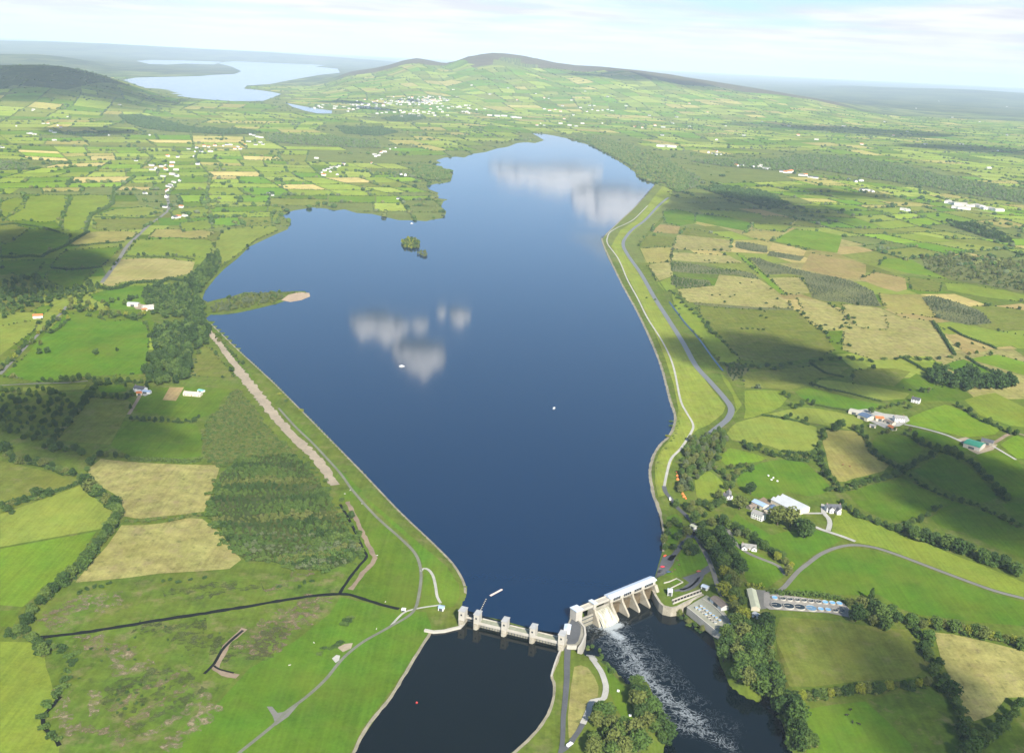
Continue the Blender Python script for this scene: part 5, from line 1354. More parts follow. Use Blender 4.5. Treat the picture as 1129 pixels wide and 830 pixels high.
def thick_line(s, z0, z1, w, name, mat, parent=None, label=None, cat=None, zpx=None):
    pts = [G0(x, y, z1 if zpx is None else zpx) for x, y in PX(s)]; P = np.array(pts); T = np.gradient(P, axis=0); T /= np.hypot(T[:, 0], T[:, 1])[:, None]; Nn = np.stack([-T[:, 1], T[:, 0]], 1)
    L, Rr = P + Nn * w / 2, P - Nn * w / 2; b = MB()
    poly = [tuple(p) for p in L] + [tuple(p) for p in Rr[::-1]]
    n = len(P); V = [(p[0], p[1], zz_) for zz_ in (z0, z1) for p in (*L, *Rr)]
    F = []
    for i in range(n - 1):
        a, c, d, e = i, i + 1, n + i, n + i + 1; t = 2 * n
        F += [(t + a, t + c, t + e, t + d), (a, t + a, t + d, d)[::-1] if False else (a, c, t + c, t + a), (d, t + d, t + e, e)]
    F += [(0, 2 * n, 3 * n, n), (n - 1, 2 * n - 1, 4 * n - 1, 3 * n - 1)]
    b.add(V, F); o = b.build(name, mat, parent)
    bm = bmesh.new(); bm.from_mesh(o.data); bmesh.ops.recalc_face_normals(bm, faces=bm.faces[:]); bm.to_mesh(o.data); bm.free()
    if label: tag(o, label, cat)
    return o
# pier head between intake and weir
ph = empty('pier_head', (*G0(632, 697, 2), 0)); tag(ph, "wedge-shaped concrete pier head between the intake bridge and the weir", 'pier')
def at_root(o, root):
    o.parent = root; o.matrix_parent_inverse = root.matrix_world.inverted() if root.rotation_euler.z or True else Matrix(); return o
bpy.context.view_layer.update()
pp = [G0(x, y, 2.2) for x, y in PX("629,680 637,682 643,690 645,699 641,708 635,711 625,711.5 618,708 621,699 625,689")]
b = MB(); b.prism([tuple(p) for p in pp], -11, 2.2); at_root(b.build('base', conc_d, None, .2), ph)
pd = [G0(x, y, 2.3) for x, y in PX("630.5,681.5 636.5,683.5 640.5,690 640,698 637.5,706 634,709.5 626,710 622,706 624,698 627,690")]
b = MB(); b.prism([tuple(p) for p in pd], 2.1, 2.32); at_root(b.build('paving', asphalt, None), ph)
at_root(thick_line("639,684 644.5,691 645.5,699 642,708 638,714", -10, 3.4, 1.6, 'parapet', conc_l, None), ph)
at_root(thick_line("625,711 630,711.5 636,711.5", 0, 3.2, 1.2, 'end_wall', conc_l), ph)
thick_line("468,693.5 478,695.5 490,694.5 500,692 507,690.5 511,686", -3, 1.6, 2.6, 'wing_wall', conc_l, None, "pale stone wing wall at the grassy end of the intake bridge", 'wall')
thick_line("618.5,714.5 615,722 611,733 608,744", -3, 1.0, 1.2, 'canal_wall', conc_l, None, "thin pale wall along the island side of the canal mouth", 'wall')
thick_line("719,648 723,656 728,664 732,667.5 740,669.5 747,668.5 755,664 765,659.5 775,654.5", -11, .4, 2.2, 'retaining_wall', conc, None, "curved concrete retaining wall below the weir on the works bank", 'wall')
pt = [G0(x, y, .1) for x, y in PX("716,648 723,656 728,664 732,667.5 740,669.5 747,668.5 755,664 765,659.5 775,654.5 771,648 760,640 745,634 730,634 722,638")]
b = MB(); b.prism([tuple(p) for p in pt], -11, .06); o = b.build('terrace', grass_m); paint(o.data, GREEN['verge'][0], .4); tag(o, kind='structure')
# fish pass
fp = empty('fish_pass', (*G0(758, 659, 0), 0)); tag(fp, "stepped concrete fish pass channel with dark pools beside the retaining wall", 'fish pass'); bpy.context.view_layer.update()
for s in ("742,664.5 752,660.5 763,656.5 773.5,652.5", "741,661 751,657 762,653 772,649.5"): at_root(thick_line(s, -4, 1.3, .9, 'side_wall', conc_l), fp)
b = MB(); q = [G0(x, y, .3) for x, y in PX("742,664 773.5,652 772,649.5 741,661.5")]; b.prism([tuple(p) for p in q], 0, .3); at_root(b.build('pool', ditch_m), fp)
for k in range(9):
    t = (k + .5) / 9; at_root(thick_line(f"{742 + 31 * t},{664.2 - 12 * t} {741 + 31 * t},{661.2 - 11.7 * t}", -4, .9, .7, 'cross_wall', conc, None), fp)
thick_line("732,642 738,640.5 746,637 753,641 744,645.5 739,648", -.4, .9, .7, 'low_wall', conc_l, None, "low pale wall round two small lawns beside the weir hall", 'wall')
# grass inside the terrace and its drive
patch('road', "753,637 760,634 768,634 774,632 770,640 762,647 752,651 744,652 743,650 752,648 760,642", asphalt, None, .12)
patch('lawn', "740,642 748,638 751,641 744,645", grass_m, None, .16)
for o_ in list(bpy.data.meshes):
    if o_.name.startswith('lawn') and 'Col' not in o_.attributes: paint(o_, GREEN['green'][0], .1)

# ---------------------------------------------------------------- houses and sheds
def building(kind, r1, r2, width, eave, rise, wm, rm, label, cat='house', chim=0, wins=0, door=True, spans=1, floors=1, group=None, gable_win=False, base_z=None):
    """r1, r2: photo pixels of the two ridge ends"""
    top = eave + rise
    if base_z is None:
        zb = G((r1[0] + r2[0]) / 2, (r1[1] + r2[1]) / 2 + 4)[2]
    else: zb = base_z
    a, c = G0(*r1, zb + top), G0(*r2, zb + top); mid = (a + c) / 2; L = np.hypot(*(c - a)); ang = math.atan2(*(c - a)[::-1])
    root = empty(kind, (mid[0], mid[1], zb), ang); tag(root, label, cat, group)
    h = L / 2; sw = width / spans
    b = MB()
    for s in range(spans):
        y0 = -width / 2 + s * sw; b.xprism([(y0, -.6), (y0 + sw, -.6), (y0 + sw, eave), (y0 + sw / 2, top - .05), (y0, eave)], -h, h)
    w_ = b.build('wall', wm, root)
    for s in range(spans):
        y0 = -width / 2 + s * sw; ym = y0 + sw / 2; ov = .35
        sl = rise / (sw / 2); b = MB()
        b.xprism([(y0 - ov, eave - ov * sl + .05), (ym, top + .03), (y0 + sw + ov, eave - ov * sl + .05), (y0 + sw + ov, eave - ov * sl + .3), (ym, top + .3), (y0 - ov, eave - ov * sl + .3)], -h - .3, h + .3)
        rf = b.build('roof', rm, root)
        if chim and s == 0:
            for k in range(chim):
                xx = [-h + .8, h - .8, 0][k]; q = MB(); q.box(xx - .5, xx + .5, ym - .45, ym + .45, top - .4, top + 1.3); q.build('chimney', brick_m, rf)
    for side in (-1, 1):
        for fl in range(floors):
            for k in range(wins):
                xx = -h + L * (k + .5) / wins; yy = side * (width / 2 + .03); zc = 1.5 + fl * 2.7
                if zc + .7 > eave: continue
                if door and side == -1 and fl == 0 and k == wins // 2: continue
                q = MB(); q.box(xx - .55, xx + .55, yy - .05, yy + .05, zc - .6, zc + .6); wn = q.build('window', glass, root)
                if wins <= 6:
                    q = MB(); y2 = yy + side * .06; q.box(xx - .7, xx + .7, min(y2, y2 + side * .05), max(y2, y2 + side * .05), zc - .78, zc - .62); q.build('sill', frame_m, wn)
    if door:
        yy = -(width / 2 + .03); q = MB()
        if cat == 'house': q.box(-.55, .55, yy - .05, yy + .05, 0, 2.1)
        else: q.box(-h * .25 - 1, h * .25 + 1, yy - .06, yy + .06, 0, min(eave - .4, 3.6))
        q.build('door', door_m if cat == 'house' else dark_steel, root)
    return root
B = building
B('farmhouse', (831, 561), (843, 565.5), 8.5, 6.0, 2.6, white_w, grey_r, "two-storey white farmhouse with a grey roof by the old farmyard", 'house', 2, 5, True, 1, 2)
B('barn', (832, 550), (845, 556), 9, 5.0, 1.8, cream_w, blue_r, "barn with a pale blue metal roof behind the white farmhouse", 'barn', 0, 0)
B('barn', (858, 546), (886, 559.5), 22, 5.2, 2.4, cream_w, sheet_r, "big grey three-span barn behind the great rounded trees", 'barn', 0, 0, True, 3)
B('shed', (845.5, 561.5), (853, 556), 6, 3.8, 1.2, cream_w, dblue_r, "narrow shed with a dull blue roof joining the white farmhouse to the big barn", 'shed', 0, 0)
B('shed', (825.5, 557), (833, 554.5), 6, 3.0, 1.6, conc_d, brown_r, "brown-roofed stone shed on the left of the farmyard", 'shed', 0, 0)
hr = B('house', (911, 555.5), (927, 556), 8, 5.2, 2.6, white_w, slate, "white house with dark slate roof and gables beside the gravel loop drive", 'house', 2, 5, True, 1, 2)
def gable_wing(root, x, w, out, eave, rise, wm, rm, y0):
    b = MB(); V = [(x - w / 2, y0), (x + w / 2, y0)]
    prof = [(x - w / 2, -.5), (x + w / 2, -.5), (x + w / 2, eave), (x, eave + rise), (x - w / 2, eave)]
    n = 5; b.add([(p[0], y0, p[1]) for p in prof] + [(p[0], y0 - out, p[1]) for p in prof], [tuple(range(n)), tuple(range(n, 2 * n))[::-1]] + [(i, n + i, n + (i + 1) % n, (i + 1) % n) for i in range(n)])
    o = b.build('gable_wing', wm, root)
    b = MB(); pr = [(x - w / 2 - .3, eave - .3), (x, eave + rise + .05), (x + w / 2 + .3, eave - .3), (x + w / 2 + .3, eave), (x, eave + rise + .35), (x - w / 2 - .3, eave)]
    n = 6; b.add([(p[0], y0 + .5, p[1]) for p in pr] + [(p[0], y0 - out - .3, p[1]) for p in pr], [tuple(range(n)), tuple(range(n, 2 * n))[::-1]] + [(i, n + i, n + (i + 1) % n, (i + 1) % n) for i in range(n)])
    b.build('roof', rm, o); q = MB(); q.box(x - .6, x + .6, y0 - out - .08, y0 - out + .02, 1, 2.4); q.build('window', glass, o)
gable_wing(hr, -3.4, 4.4, 3, 4.8, 2.0, white_w, slate, -4.0); gable_wing(hr, 3.6, 4.4, 6, 4.4, 2.0, white_w, slate, -4.0)
bg_ = B('bungalow', (818, 598.5), (834, 600.5), 7.5, 2.8, 2.2, white_w, grey_r, "long white bungalow with a grey roof inside its walled garden", 'house', 1, 6)
gable_wing(bg_, -4.5, 5, 2.4, 2.8, 1.8, white_w, grey_r, -3.7); gable_wing(bg_, 5, 5, 2.0, 2.8, 1.8, white_w, grey_r, -3.7)
B('cottage', (798, 543), (807, 546), 6, 3.0, 2.2, white_w, slate, "small white cottage half hidden behind the great rounded tree", 'house', 1, 3)
B('cottage', (804, 539.5), (804, 546.5), 5, 3.0, 2.2, white_w, grey_r, "white cross wing standing with the small white cottage", 'house', 1, 2)
B('works_building', (787.5, 656.5), (800, 667), 8.5, 3.6, 1.6, white_w, brown_r, "long low brown-roofed building with white walls beside the hatchery tanks", 'building', 0, 0)
B('kiosk', (736.5, 649), (741.5, 649.5), 5.5, 4.4, 1.0, white_w, steel_r, "small white control kiosk with a pale blue roof on the weir terrace", 'kiosk', 0, 2, True, base_z=.06)
B('shed', (774.5, 644), (781, 646.5), 5, 2.6, .8, white_w, steel_r, "small white shed in the garden above the fish pass", 'shed', 0, 0)
B('shed', (828.5, 648), (833.5, 668), 7.5, 3.4, 1.5, cream_w, pale_r, "long shed with a pale yellow-green roof at the fish farm gate", 'shed', 0, 0)
B('shed', (831.5, 674), (837, 677.5), 4.5, 2.6, .9, white_w, sheet_r, "small white store below the pale-roofed fish farm shed", 'shed', 0, 0)
B('gatehouse', (762.5, 577.5), (767.5, 580), 4.5, 2.8, .8, white_w, pale_r, "small white gate hut at the fork of the works road", 'hut', 0, 1)
B('hut', (484, 667.5), (489.5, 668.5), 4.5, 2.8, .7, white_w, blue_r, "white hut with a blue roof on the grass near the intake bridge", 'hut', 0, 1)
B('culvert_house', (443.2, 670.5), (447, 671), 3.2, 2.0, .4, white_w, white_w, "tiny white culvert block at the end of the long ditch", 'hut', 0, 0)
B('control_hut', (626.3, 687.5), (625.3, 693), 5, 4.4, .6, white_w, steel_r, "white control hut on the pier head between intake and weir", 'hut', 0, 1, True, base_z=2.2)
# red-roofed farm
B('barn', (950, 454.5), (961, 458.5), 17, 5.0, 1.8, cream_w, dblue_r, "farm barn with a dark slate-blue roof at the red-roofed farm", 'barn', 0, 0)
B('barn', (937, 451), (949, 453.5), 14, 3.5, .9, cream_w, conc_l, "pale flat-roofed shed at the far end of the red-roofed farm", 'barn', 0, 0)
B('barn', (965, 458.5), (974, 459), 10, 4.0, 1.8, cream_w, orange_r, "orange-roofed barn in the middle of the red-roofed farm", 'barn', 0, 0)
B('farmhouse', (986, 458), (997, 458.5), 9, 5.4, 2.6, white_w, grey_r, "white farmhouse of the red-roofed farm beside the hill meadow", 'house', 2, 4, True, 1, 2)
B('shed', (977, 461.5), (986, 465), 7, 3.4, 1.6, cream_w, brown_r, "brown-roofed shed between the orange barn and its farmhouse", 'shed', 0, 0)
B('shed', (981, 468), (987, 471), 7, 3.2, 1.6, cream_w, orange_r, "small red-roofed shed on the near side of the red-roofed farm", 'shed', 0, 0)
B('shed', (959, 467), (966, 468), 6, 3.0, 1.4, cream_w, grey_r, "grey-roofed shed below the slate-blue barn", 'shed', 0, 0)
B('house', (1006, 437), (1015, 439), 8, 5.2, 2.6, white_w, slate, "white house with slate roof by itself above the red-roofed farm", 'house', 1, 3, True, 1, 2)
B('barn', (1066, 484.5), (1084, 489.5), 22, 5.6, 2.0, conc_l, green_r, "large barn with a bright green metal roof", 'barn', 0, 0)
B('barn', (1083, 482.5), (1096, 485.5), 12, 4.5, 2.2, conc_d, slate, "dark-roofed shed beside the green-roofed barn", 'barn', 0, 0)
# left bank
B('house', (149, 424.5), (160, 426.5), 9, 5.0, 2.8, white_w, slate, "white house with slate roof at the end of the dirt track", 'house', 2, 3, True, 1, 2)
B('shed', (150, 431.5), (156, 431), 7, 3.2, 1.8, cream_w, orange_r, "shed with a bright orange roof beside the slate-roofed house", 'shed', 0, 0)
B('shed', (155, 429.5), (166, 430.5), 6, 3.2, 1.2, white_w, blue_r, "long shed with a blue-grey roof behind the orange-roofed shed", 'shed', 0, 0)
B('bungalow', (203, 431), (222, 432.5), 9, 2.9, 2.3, cream_w, conc_l, "long cream bungalow on the lawn by the ploughed plot", 'house', 1, 5)
B('shed', (219, 429), (224.5, 430), 6, 2.6, .8, white_w, principled('teal_roof', (.20, .45, .42), .6, .3), "small shed with a teal roof beside the cream bungalow", 'shed', 0, 0)
B('barn', (141, 333), (153, 333.5), 12, 4.5, 2, cream_w, sheet_r, "grey-roofed barn in the trees near the spit", 'barn', 0, 0)
B('farmhouse', (157, 337), (170, 335.5), 9, 5.0, 2.4, white_w, conc_l, "white farmhouse with a red yard in the trees near the spit", 'house', 2, 4, True, 1, 2)
B('shed', (156, 340), (162, 339.5), 7, 3, 1.5, cream_w, orange_r, "red-roofed shed in front of the farmhouse near the spit", 'shed', 0, 0)
B('house', (36, 346.5), (47, 346), 9, 4.2, 2.4, white_w, orange_r, "white house with an orange roof beside the west lane", 'house', 1, 4)

# small distant houses: one mesh each, walls and roof by material
def cottage_mesh(L, w, e, r, rm, wm=None):
    b = MB(); b.xprism([(-w/2, -1), (w/2, -1), (w/2, e), (0, e + r), (-w/2, e)], -L/2, L/2)
    b.xprism([(-w/2 - .3, e - .1), (0, e + r + .1), (w/2 + .3, e - .1), (w/2 + .3, e + .3), (0, e + r + .5), (-w/2 - .3, e + .3)], -L/2 - .3, L/2 + .3)
    me = bpy.data.meshes.new('house_mesh'); me.from_pydata(b.v, [], b.f); me.update(); me.materials.append(wm or white_w); me.materials.append(rm)
    for i in range(7, len(me.polygons)): me.polygons[i].material_index = 1
    return me
HM = [cottage_mesh(15, 8, 3.4, 2.6, slate), cottage_mesh(18, 8, 3.2, 2.6, conc_l), cottage_mesh(13, 8, 5.2, 2.8, slate), cottage_mesh(20, 9, 3.0, 2.4, grey_r), cottage_mesh(14, 8, 4.5, 2.8, orange_r), cottage_mesh(24, 14, 5, 2, conc_l)]
HOUSES = """
house in the hamlet along the west road|big|188,205 192,202 186,210 184,212 190,193 195,195 180,195 178,184 183,183 172,186 168,188 187,207 182,229 200,229 197,240 204,239 193,241 160,214 186,206 183,188 189,184 194,188 198,200 184,218 190,207
house in the village on the far left shore|big|208,165 217,164 225,162 230,163 237,162 246,162 250,161 254,161 259,165 265,165 270,161 282,161 287,158 290,160 280,150 284,152 288,153 276,149 215,168 222,168 232,168 262,163 274,157 299,216 296,215 349,175 190,180 214,173 218,182 185,173 196,174
terraced house in the long white row above the left shore|big|354,191 358,189 362,187 366,186 370,185 374,184 378,183 372,193 379,182 364,190 357,194
house by the fields above the left shore|big|413,171 418,172 420,169 424,168 430,165 436,164 442,193 447,194 414,173 440,220 410,181
white house on the near slopes at the far left|big|48,137 53,137 64,139 67,141 56,146 60,147 31,148 34,148 38,149 1,163 3,164 37,122 36,123 132,117 150,178 167,183 60,156 85,148 120,150 165,150 75,130 18,140
house on the slope across the upper lake|far|600,121 606,123 612,122 618,124 653,122 659,123 664,123 670,122 675,123 650,117 655,118 640,120 647,124 632,128 664,137 700,141 708,142 630,112 600,109 605,110 620,118 628,139 635,140 722,139 731,141 741,137 746,130 600,139 596,137 592,139 642,137 618,137 622,132
house along the far right road|far|781,169 786,170 792,171 812,184 818,184 837,185 842,186 846,187 862,190 866,191 884,194 888,194 899,197 936,199 943,201 949,200 950,211 956,211 962,212 996,232 1000,233 838,183 830,185 870,191 790,168 872,190 893,196
factory building on the far lake road|hall|735,162 738,163 728,162 741,163 540,128 548,129 556,129 566,130 572,131
white factory hall by the far quarry|hall|1045,224 1052,226 1058,227 1066,228 1072,228 1080,229 1087,231 1094,232 1100,233 1055,230 1063,231
pale house scattered on the hazy plain|far|880,150 900,155 950,160 985,150 1000,146 1020,160 1060,160 1090,186 1110,150 1100,167 870,140 930,140 975,135 800,140 820,150 760,140 790,155 840,135 780,125 1010,120 1050,130 1080,135 905,120 1035,112 1110,118 730,150 716,128 690,118 670,108 645,102 760,115 590,104 560,98 540,105 520,96 500,100 570,112
"""
TOWN = []
r_t = np.random.default_rng(77)
for (cx_, cy_, sx_, sy_, n) in ((475, 112, 22, 5, 70), (440, 114, 40, 4, 50), (400, 118, 26, 4.5, 40), (455, 126, 40, 4, 30), (505, 121, 25, 5, 18), (350, 120, 14, 3, 8)):
    for k in range(n): TOWN.append((cx_ + r_t.normal(0, sx_ * .5), cy_ + r_t.normal(0, sy_ * .5)))
HOUSES += "house of the hazy white town at the head of the lake|town|" + ' '.join(f"{x:.1f},{y:.1f}" for x, y in TOWN) + "\n"
TOWN_REST = []
FARLAKE_W = [np.array(GP(q)) for q in FARLAKE]
for ln in HOUSES.strip().splitlines():
    ph, sz, s = ln.split('|')
    for i, (x, y) in enumerate(PX(s)):
        g = G(x, y); 
        if inside(g[None, :2], RESERVOIR)[0] or any(inside(g[None, :2], q)[0] for q in FARLAKE_W): continue
        if sz == 'town' and i >= 110: TOWN_REST.append(g); continue
        o = link('house' if sz != 'hall' else 'factory_hall', HM[5] if sz == 'hall' else HM[int(r_t.integers(5))])
        k = {'big': 1.0, 'far': 1.35, 'hall': 1.6, 'town': 1.35}[sz] * r_t.uniform(.85, 1.2)
        o.location = (g[0], g[1], g[2] + .5); o.rotation_euler = (0, 0, r_t.uniform(-.7, .7) + (1.57 if r_t.random() < .3 else 0)); o.scale = (k, k, k * (1.0 if sz != 'hall' else .9))
        art = 'a ' if False else ''
        tag(o, f"small {ph}" if not ph.startswith(('white', 'pale')) else ph, 'house' if sz != 'hall' else 'factory', ph.split('|')[0].replace('house', 'houses', 1))

Vt, Ft, Mi = [], [], []
for g in TOWN_REST:
    me = HM[int(r_t.integers(5))]; a = r_t.uniform(-1, 1); k = 1.35 * r_t.uniform(.85, 1.2); o_ = len(Vt)
    Vt += [(g[0] + k * (v.co.x * math.cos(a) - v.co.y * math.sin(a)), g[1] + k * (v.co.x * math.sin(a) + v.co.y * math.cos(a)), g[2] + .5 + k * v.co.z) for v in me.vertices]
    for p in me.polygons: Ft.append(tuple(i + o_ for i in p.vertices)); Mi.append(p.material_index)
me = bpy.data.meshes.new('town'); me.from_pydata(Vt, [], Ft); me.update(); me.materials.append(white_w); me.materials.append(conc_l)
me.polygons.foreach_set('material_index', np.array(Mi, np.int32)); tag(link('town', me), 'hazy mass of the white lakeside town', None, None, 'stuff')

# ---------------------------------------------------------------- fish tanks
blue_w = principled('blue_tank_liner', (.16, .42, .72), .5, .4, .1, .3, 2)
dark_w = principled('dark_tank_water', (.018, .026, .03), .2, .5, .2)
mid_w = principled('netted_tank_water', (.12, .22, .32), .4, .4, .3, .5, 3)
tank_m = principled('tank_wall', (.40, .38, .33), .8, .2, .12)
TPROTO = {}
def tank(p, zb, r, kind, label, group):
    if (r, kind) not in TPROTO:
        root = empty('fish_tank'); b = MB(); n = 28
        V = []
        for rr, zz_ in ((r, 0), (r, 1.3), (r - .28, 1.3), (r - .28, .2)): V += [(rr * math.cos(6.2832 * i / n), rr * math.sin(6.2832 * i / n), zz_) for i in range(n)]
        F = [(k * n + i, k * n + (i + 1) % n, (k + 1) * n + (i + 1) % n, (k + 1) * n + i) for k in range(3) for i in range(n)]
        b.add(V, F); b.build('tank_wall', tank_m, root)
        b = MB(); b.cyl((0, 0), r - .3, .6, .95, n); b.build('water', {'blue': blue_w, 'dark': dark_w, 'mid': mid_w}[kind], root)
        b = MB(); b.tube((-r, .3, 1.4), (.3, .3, 1.4), .12); b.tube((.3, .3, .9), (.3, .3, 1.6), .18); b.build('feed_pipe', conc_l, root)
        TPROTO[(r, kind)] = root
    else:
        src = TPROTO[(r, kind)]; root = src.copy(); COL.objects.link(root)
        for ch in src.children:
            c = ch.copy(); COL.objects.link(c); c.parent = root
    for k in list(root.keys()): del root[k]
    root.location = (p[0], p[1], zb); tag(root, label, 'fish tank', group)
def fx(x, y): return 820 + x / 7.527, 630 + y / 7.527
KW = {'blue': 'blue', 'dark': 'dark', 'mid': 'netted grey-blue'}
for k, (x, y, kd) in enumerate(((268, 288, 'dark'), (372, 295, 'dark'), (462, 303, 'dark'), (558, 313, 'mid'))):
    tank(G(*fx(x, y)), LAND + .5, 5.0, kd, f"{ORD[k]} large round {KW[kd]} fish tank from the left in the near row", 'large fish tanks')
for k, (x, y, kd) in enumerate(((638, 320, 'blue'), (698, 325, 'blue'), (757, 330, 'dark'), (815, 335, 'dark'))):
    tank(G(*fx(x, y)), LAND + .5, 2.9, kd, f"small round {KW[kd]} fish tank, {ORD[k]} after the large ones in the near row", 'small fish tanks in the near row')
for k, (x, y, kd) in enumerate(((255, 225, 'blue'), (322, 232, 'dark'), (380, 238, 'dark'), (440, 243, 'dark'), (497, 247, 'dark'), (555, 252, 'dark'), (618, 258, 'dark'), (675, 263, 'blue'), (733, 268, 'blue'), (792, 273, 'blue'))):
    tank(G(*fx(x, y)), LAND + .5, 2.9, kd, f"round {KW[kd]} fish tank, {ORD[k]} from the left in the row under the hedge", 'fish tanks under the hedge')
# hatchery terrace over the river
hp = [G0(x, y, .1) for x, y in PX("757,668.5 779,655.5 786,660 795,668 804,682 806,690 796,698 788,693")]
b = MB(); b.prism([tuple(p) for p in hp], -11, .1); hat = b.build('hatchery_terrace', principled('terrace_concrete', (.26, .26, .20), .9, .15, .2, .12, .8), None, .2); tag(hat, "raised concrete terrace on the river bank carrying two rows of small blue tanks", 'terrace')
thick_line("758,669 788,693.5 796,698.5", -6, .9, .8, 'terrace_wall', conc_l, None, "long low kerb wall on the river edge of the hatchery terrace", 'wall')
thick_line("775,659.5 785,666 795,675 801,681", -1, .9, .9, 'raceway_wall', conc_l, None, "pale raceway wall between the hatchery tanks and the brown-roofed building", 'wall')
for row, (s, cols) in enumerate((("475,512 500,532 523,550 550,570 577,590 602,608 630,630", 'bbbbbbb'), ("437,525 463,541 490,560 515,580 543,604 570,627 592,645", 'bbdbddm'))):
    for k, (x, y) in enumerate(PX(s)):
        kd = {'b': 'blue', 'd': 'dark', 'm': 'mid'}[cols[k]]
        tank(G0(710 + x / 7.527, 600 + y / 7.527, .8), .1, 1.55, kd, f"small {KW[kd]} hatchery tank, {ORD[k]} from the weir end of the {'river' if row else 'inner'} row", 'hatchery tanks, ' + ('river row' if row else 'inner row'))

# ---------------------------------------------------------------- vehicles, boats, small things
def car(px, py, ang, col, label, van=False, z=None):
    g = G(px, py) if z is None else np.array([*G0(px, py, z), z]); root = empty('van' if van else 'parked_car', (g[0], g[1], g[2] + .5), ang); tag(root, label, 'van' if van else 'car')
    mt = principled('paint_%02x%02x%02x' % tuple(int(c * 255) for c in col), col, .35, .5, .04)
    L, w, h = (5.4, 2.0, 2.1) if van else (4.3, 1.75, 1.4); b = MB()
    if van: b.xprism([(-w/2, .35), (w/2, .35), (w/2, h - .2), (w/2 - .2, h), (-w/2 + .2, h), (-w/2, h - .2)], -L/2, L/2 - 1.1); b.box(L/2 - 1.1, L/2, -w/2, w/2, .35, 1.15)
    else: b.box(-L/2, L/2, -w/2, w/2, .32, .85); b.add([(-1.7, -w/2+.1, .85), (1.0, -w/2+.1, .85), (1.0, w/2-.1, .85), (-1.7, w/2-.1, .85), (-1.2, -w/2+.25, h), (.3, -w/2+.25, h), (.3, w/2-.25, h), (-1.2, w/2-.25, h)], [(0,3,2,1),(4,5,6,7),(0,1,5,4),(1,2,6,5),(2,3,7,6),(3,0,4,7)])
    b.build('body', mt, root, .06)
    b = MB(); 
    if van: b.box(L/2 - 1.25, L/2 - 1.05, -w/2 + .1, w/2 - .1, 1.2, 1.8)
    else: b.add([(1.02, -w/2+.2, .9), (1.02, w/2-.2, .9), (.36, w/2-.3, h-.05), (.36, -w/2+.3, h-.05)], [(0, 1, 2, 3)])
    b.build('windscreen', glass, root)
    for sx_ in (-1, 1):
        for sy_ in (-1, 1):
            q = MB(); q.tube((sx_ * L * .31, sy_ * (w/2 - .2), .32), (sx_ * L * .31, sy_ * (w/2 + .02), .32), .32, None, 12); q.build('wheel', black_m, root)
car(733, 613.5, .9, (.62, .10, .04), "orange-red car parked at the far end of the waterside car park")
car(730.3, 625.6, .3, (.55, .03, .05), "bright red car parked on the waterside car park")
car(727.4, 630.5, 1.2, (.02, .02, .022), "black car parked nearest the weir hall")
car(737, 631.3, .4, (.05, .09, .14), "dark blue car on the lawn side of the car park")
car(770, 630.5, .4, (.35, .09, .05), "dull red car by the drive under the lawn")
car(738.6, 551, 1.5, (.75, .75, .74), "white van beside the bend of the lake road", True)
car(805.4, 690.5, 2.2, (.75, .75, .74), "white van at the far corner of the hatchery terrace", True)
car(628, 822, .8, (.75, .75, .74), "white van at the end of the island drive", True)
car(487.5, 671.5, .4, (.75, .75, .74), "white car parked by the blue-roofed hut", False)
car(831, 680, .8, (.7, .7, .7), "white car below the small white fish farm store")
car(923, 562, 1.0, (.45, .10, .08), "red car parked beside the slate-roofed white house")
car(848, 559.5, .4, (.20, .22, .24), "grey car in the old farmyard")
def boat(px, py, ang, s, label):
    g = G0(px, py, 0.3); root = empty('motorboat', (g[0], g[1], 0), ang); tag(root, label, 'boat')
    b = MB(); pr = [(-3.2 * s, -1.1 * s), (1.2 * s, -1.2 * s), (3.4 * s, 0), (1.2 * s, 1.2 * s), (-3.2 * s, 1.1 * s)]; n = 5
    b.add([(p[0] * .9, p[1] * .75, -.3) for p in pr] + [(p[0], p[1], .9 * s) for p in pr], [tuple(range(n))[::-1], tuple(range(n, 2 * n))] + [(i, (i + 1) % n, n + (i + 1) % n, n + i) for i in range(n)]); b.build('hull', white_w, root)
    b = MB(); b.box(-1.4 * s, 1.0 * s, -.8 * s, .8 * s, .9 * s, 1.9 * s); cb = b.build('cabin', white_w, root, .1); b = MB(); b.box(1.0 * s, 1.03 * s + .03, -.7 * s, .7 * s, 1.2 * s, 1.75 * s); b.build('window', glass, cb)
boat(443, 404, .2, 1.3, "white motorboat on the open lake under the mirrored cloud")
boat(611, 450, 1.2, 1.0, "smaller white motorboat alone on the open lake near the long embankment")
boat(454, 246.5, .3, 1.2, "white boat moored at the far green shore")
pa, pb = G0(540.5, 656.5, .4), G0(553.5, 649.5, .4); an = math.atan2(*(pb - pa)[::-1]); Lp = np.hypot(*(pb - pa)); root = empty('pontoon', (*((pa + pb) / 2), 0), an); tag(root, "pale pink floating pontoon lying off the intake bridge", 'pontoon')
b = MB(); b.box(-Lp/2, Lp/2, -.9, .9, .25, .7); b.build('deck', principled('pontoon_deck', (.62, .50, .44), .8, .2), root, .05)
for k in range(4): q = MB(); xx = -Lp/2 + Lp * (k + .5) / 4; q.tube((xx - 1, 0, .1), (xx + 1, 0, .1), .5, None, 8); q.build('float', black_m, root)
def buoy(name, p, z, r, mat, label, cat, group=None):
    bm = bmesh.new(); bmesh.ops.create_uvsphere(bm, u_segments=12, v_segments=8, radius=r)
    for v in bm.verts: v.co.z *= .8
    r1 = bmesh.ops.create_cone(bm, segments=8, radius1=r * .3, radius2=r * .12, depth=r, cap_ends=True)
    for v in r1['verts']: v.co.z += r * 1.1
    me = bpy.data.meshes.new(name); bm.to_mesh(me); bm.free(); o = link(name, me, mat); o.location = (p[0], p[1], z); tag(o, label, cat, group)
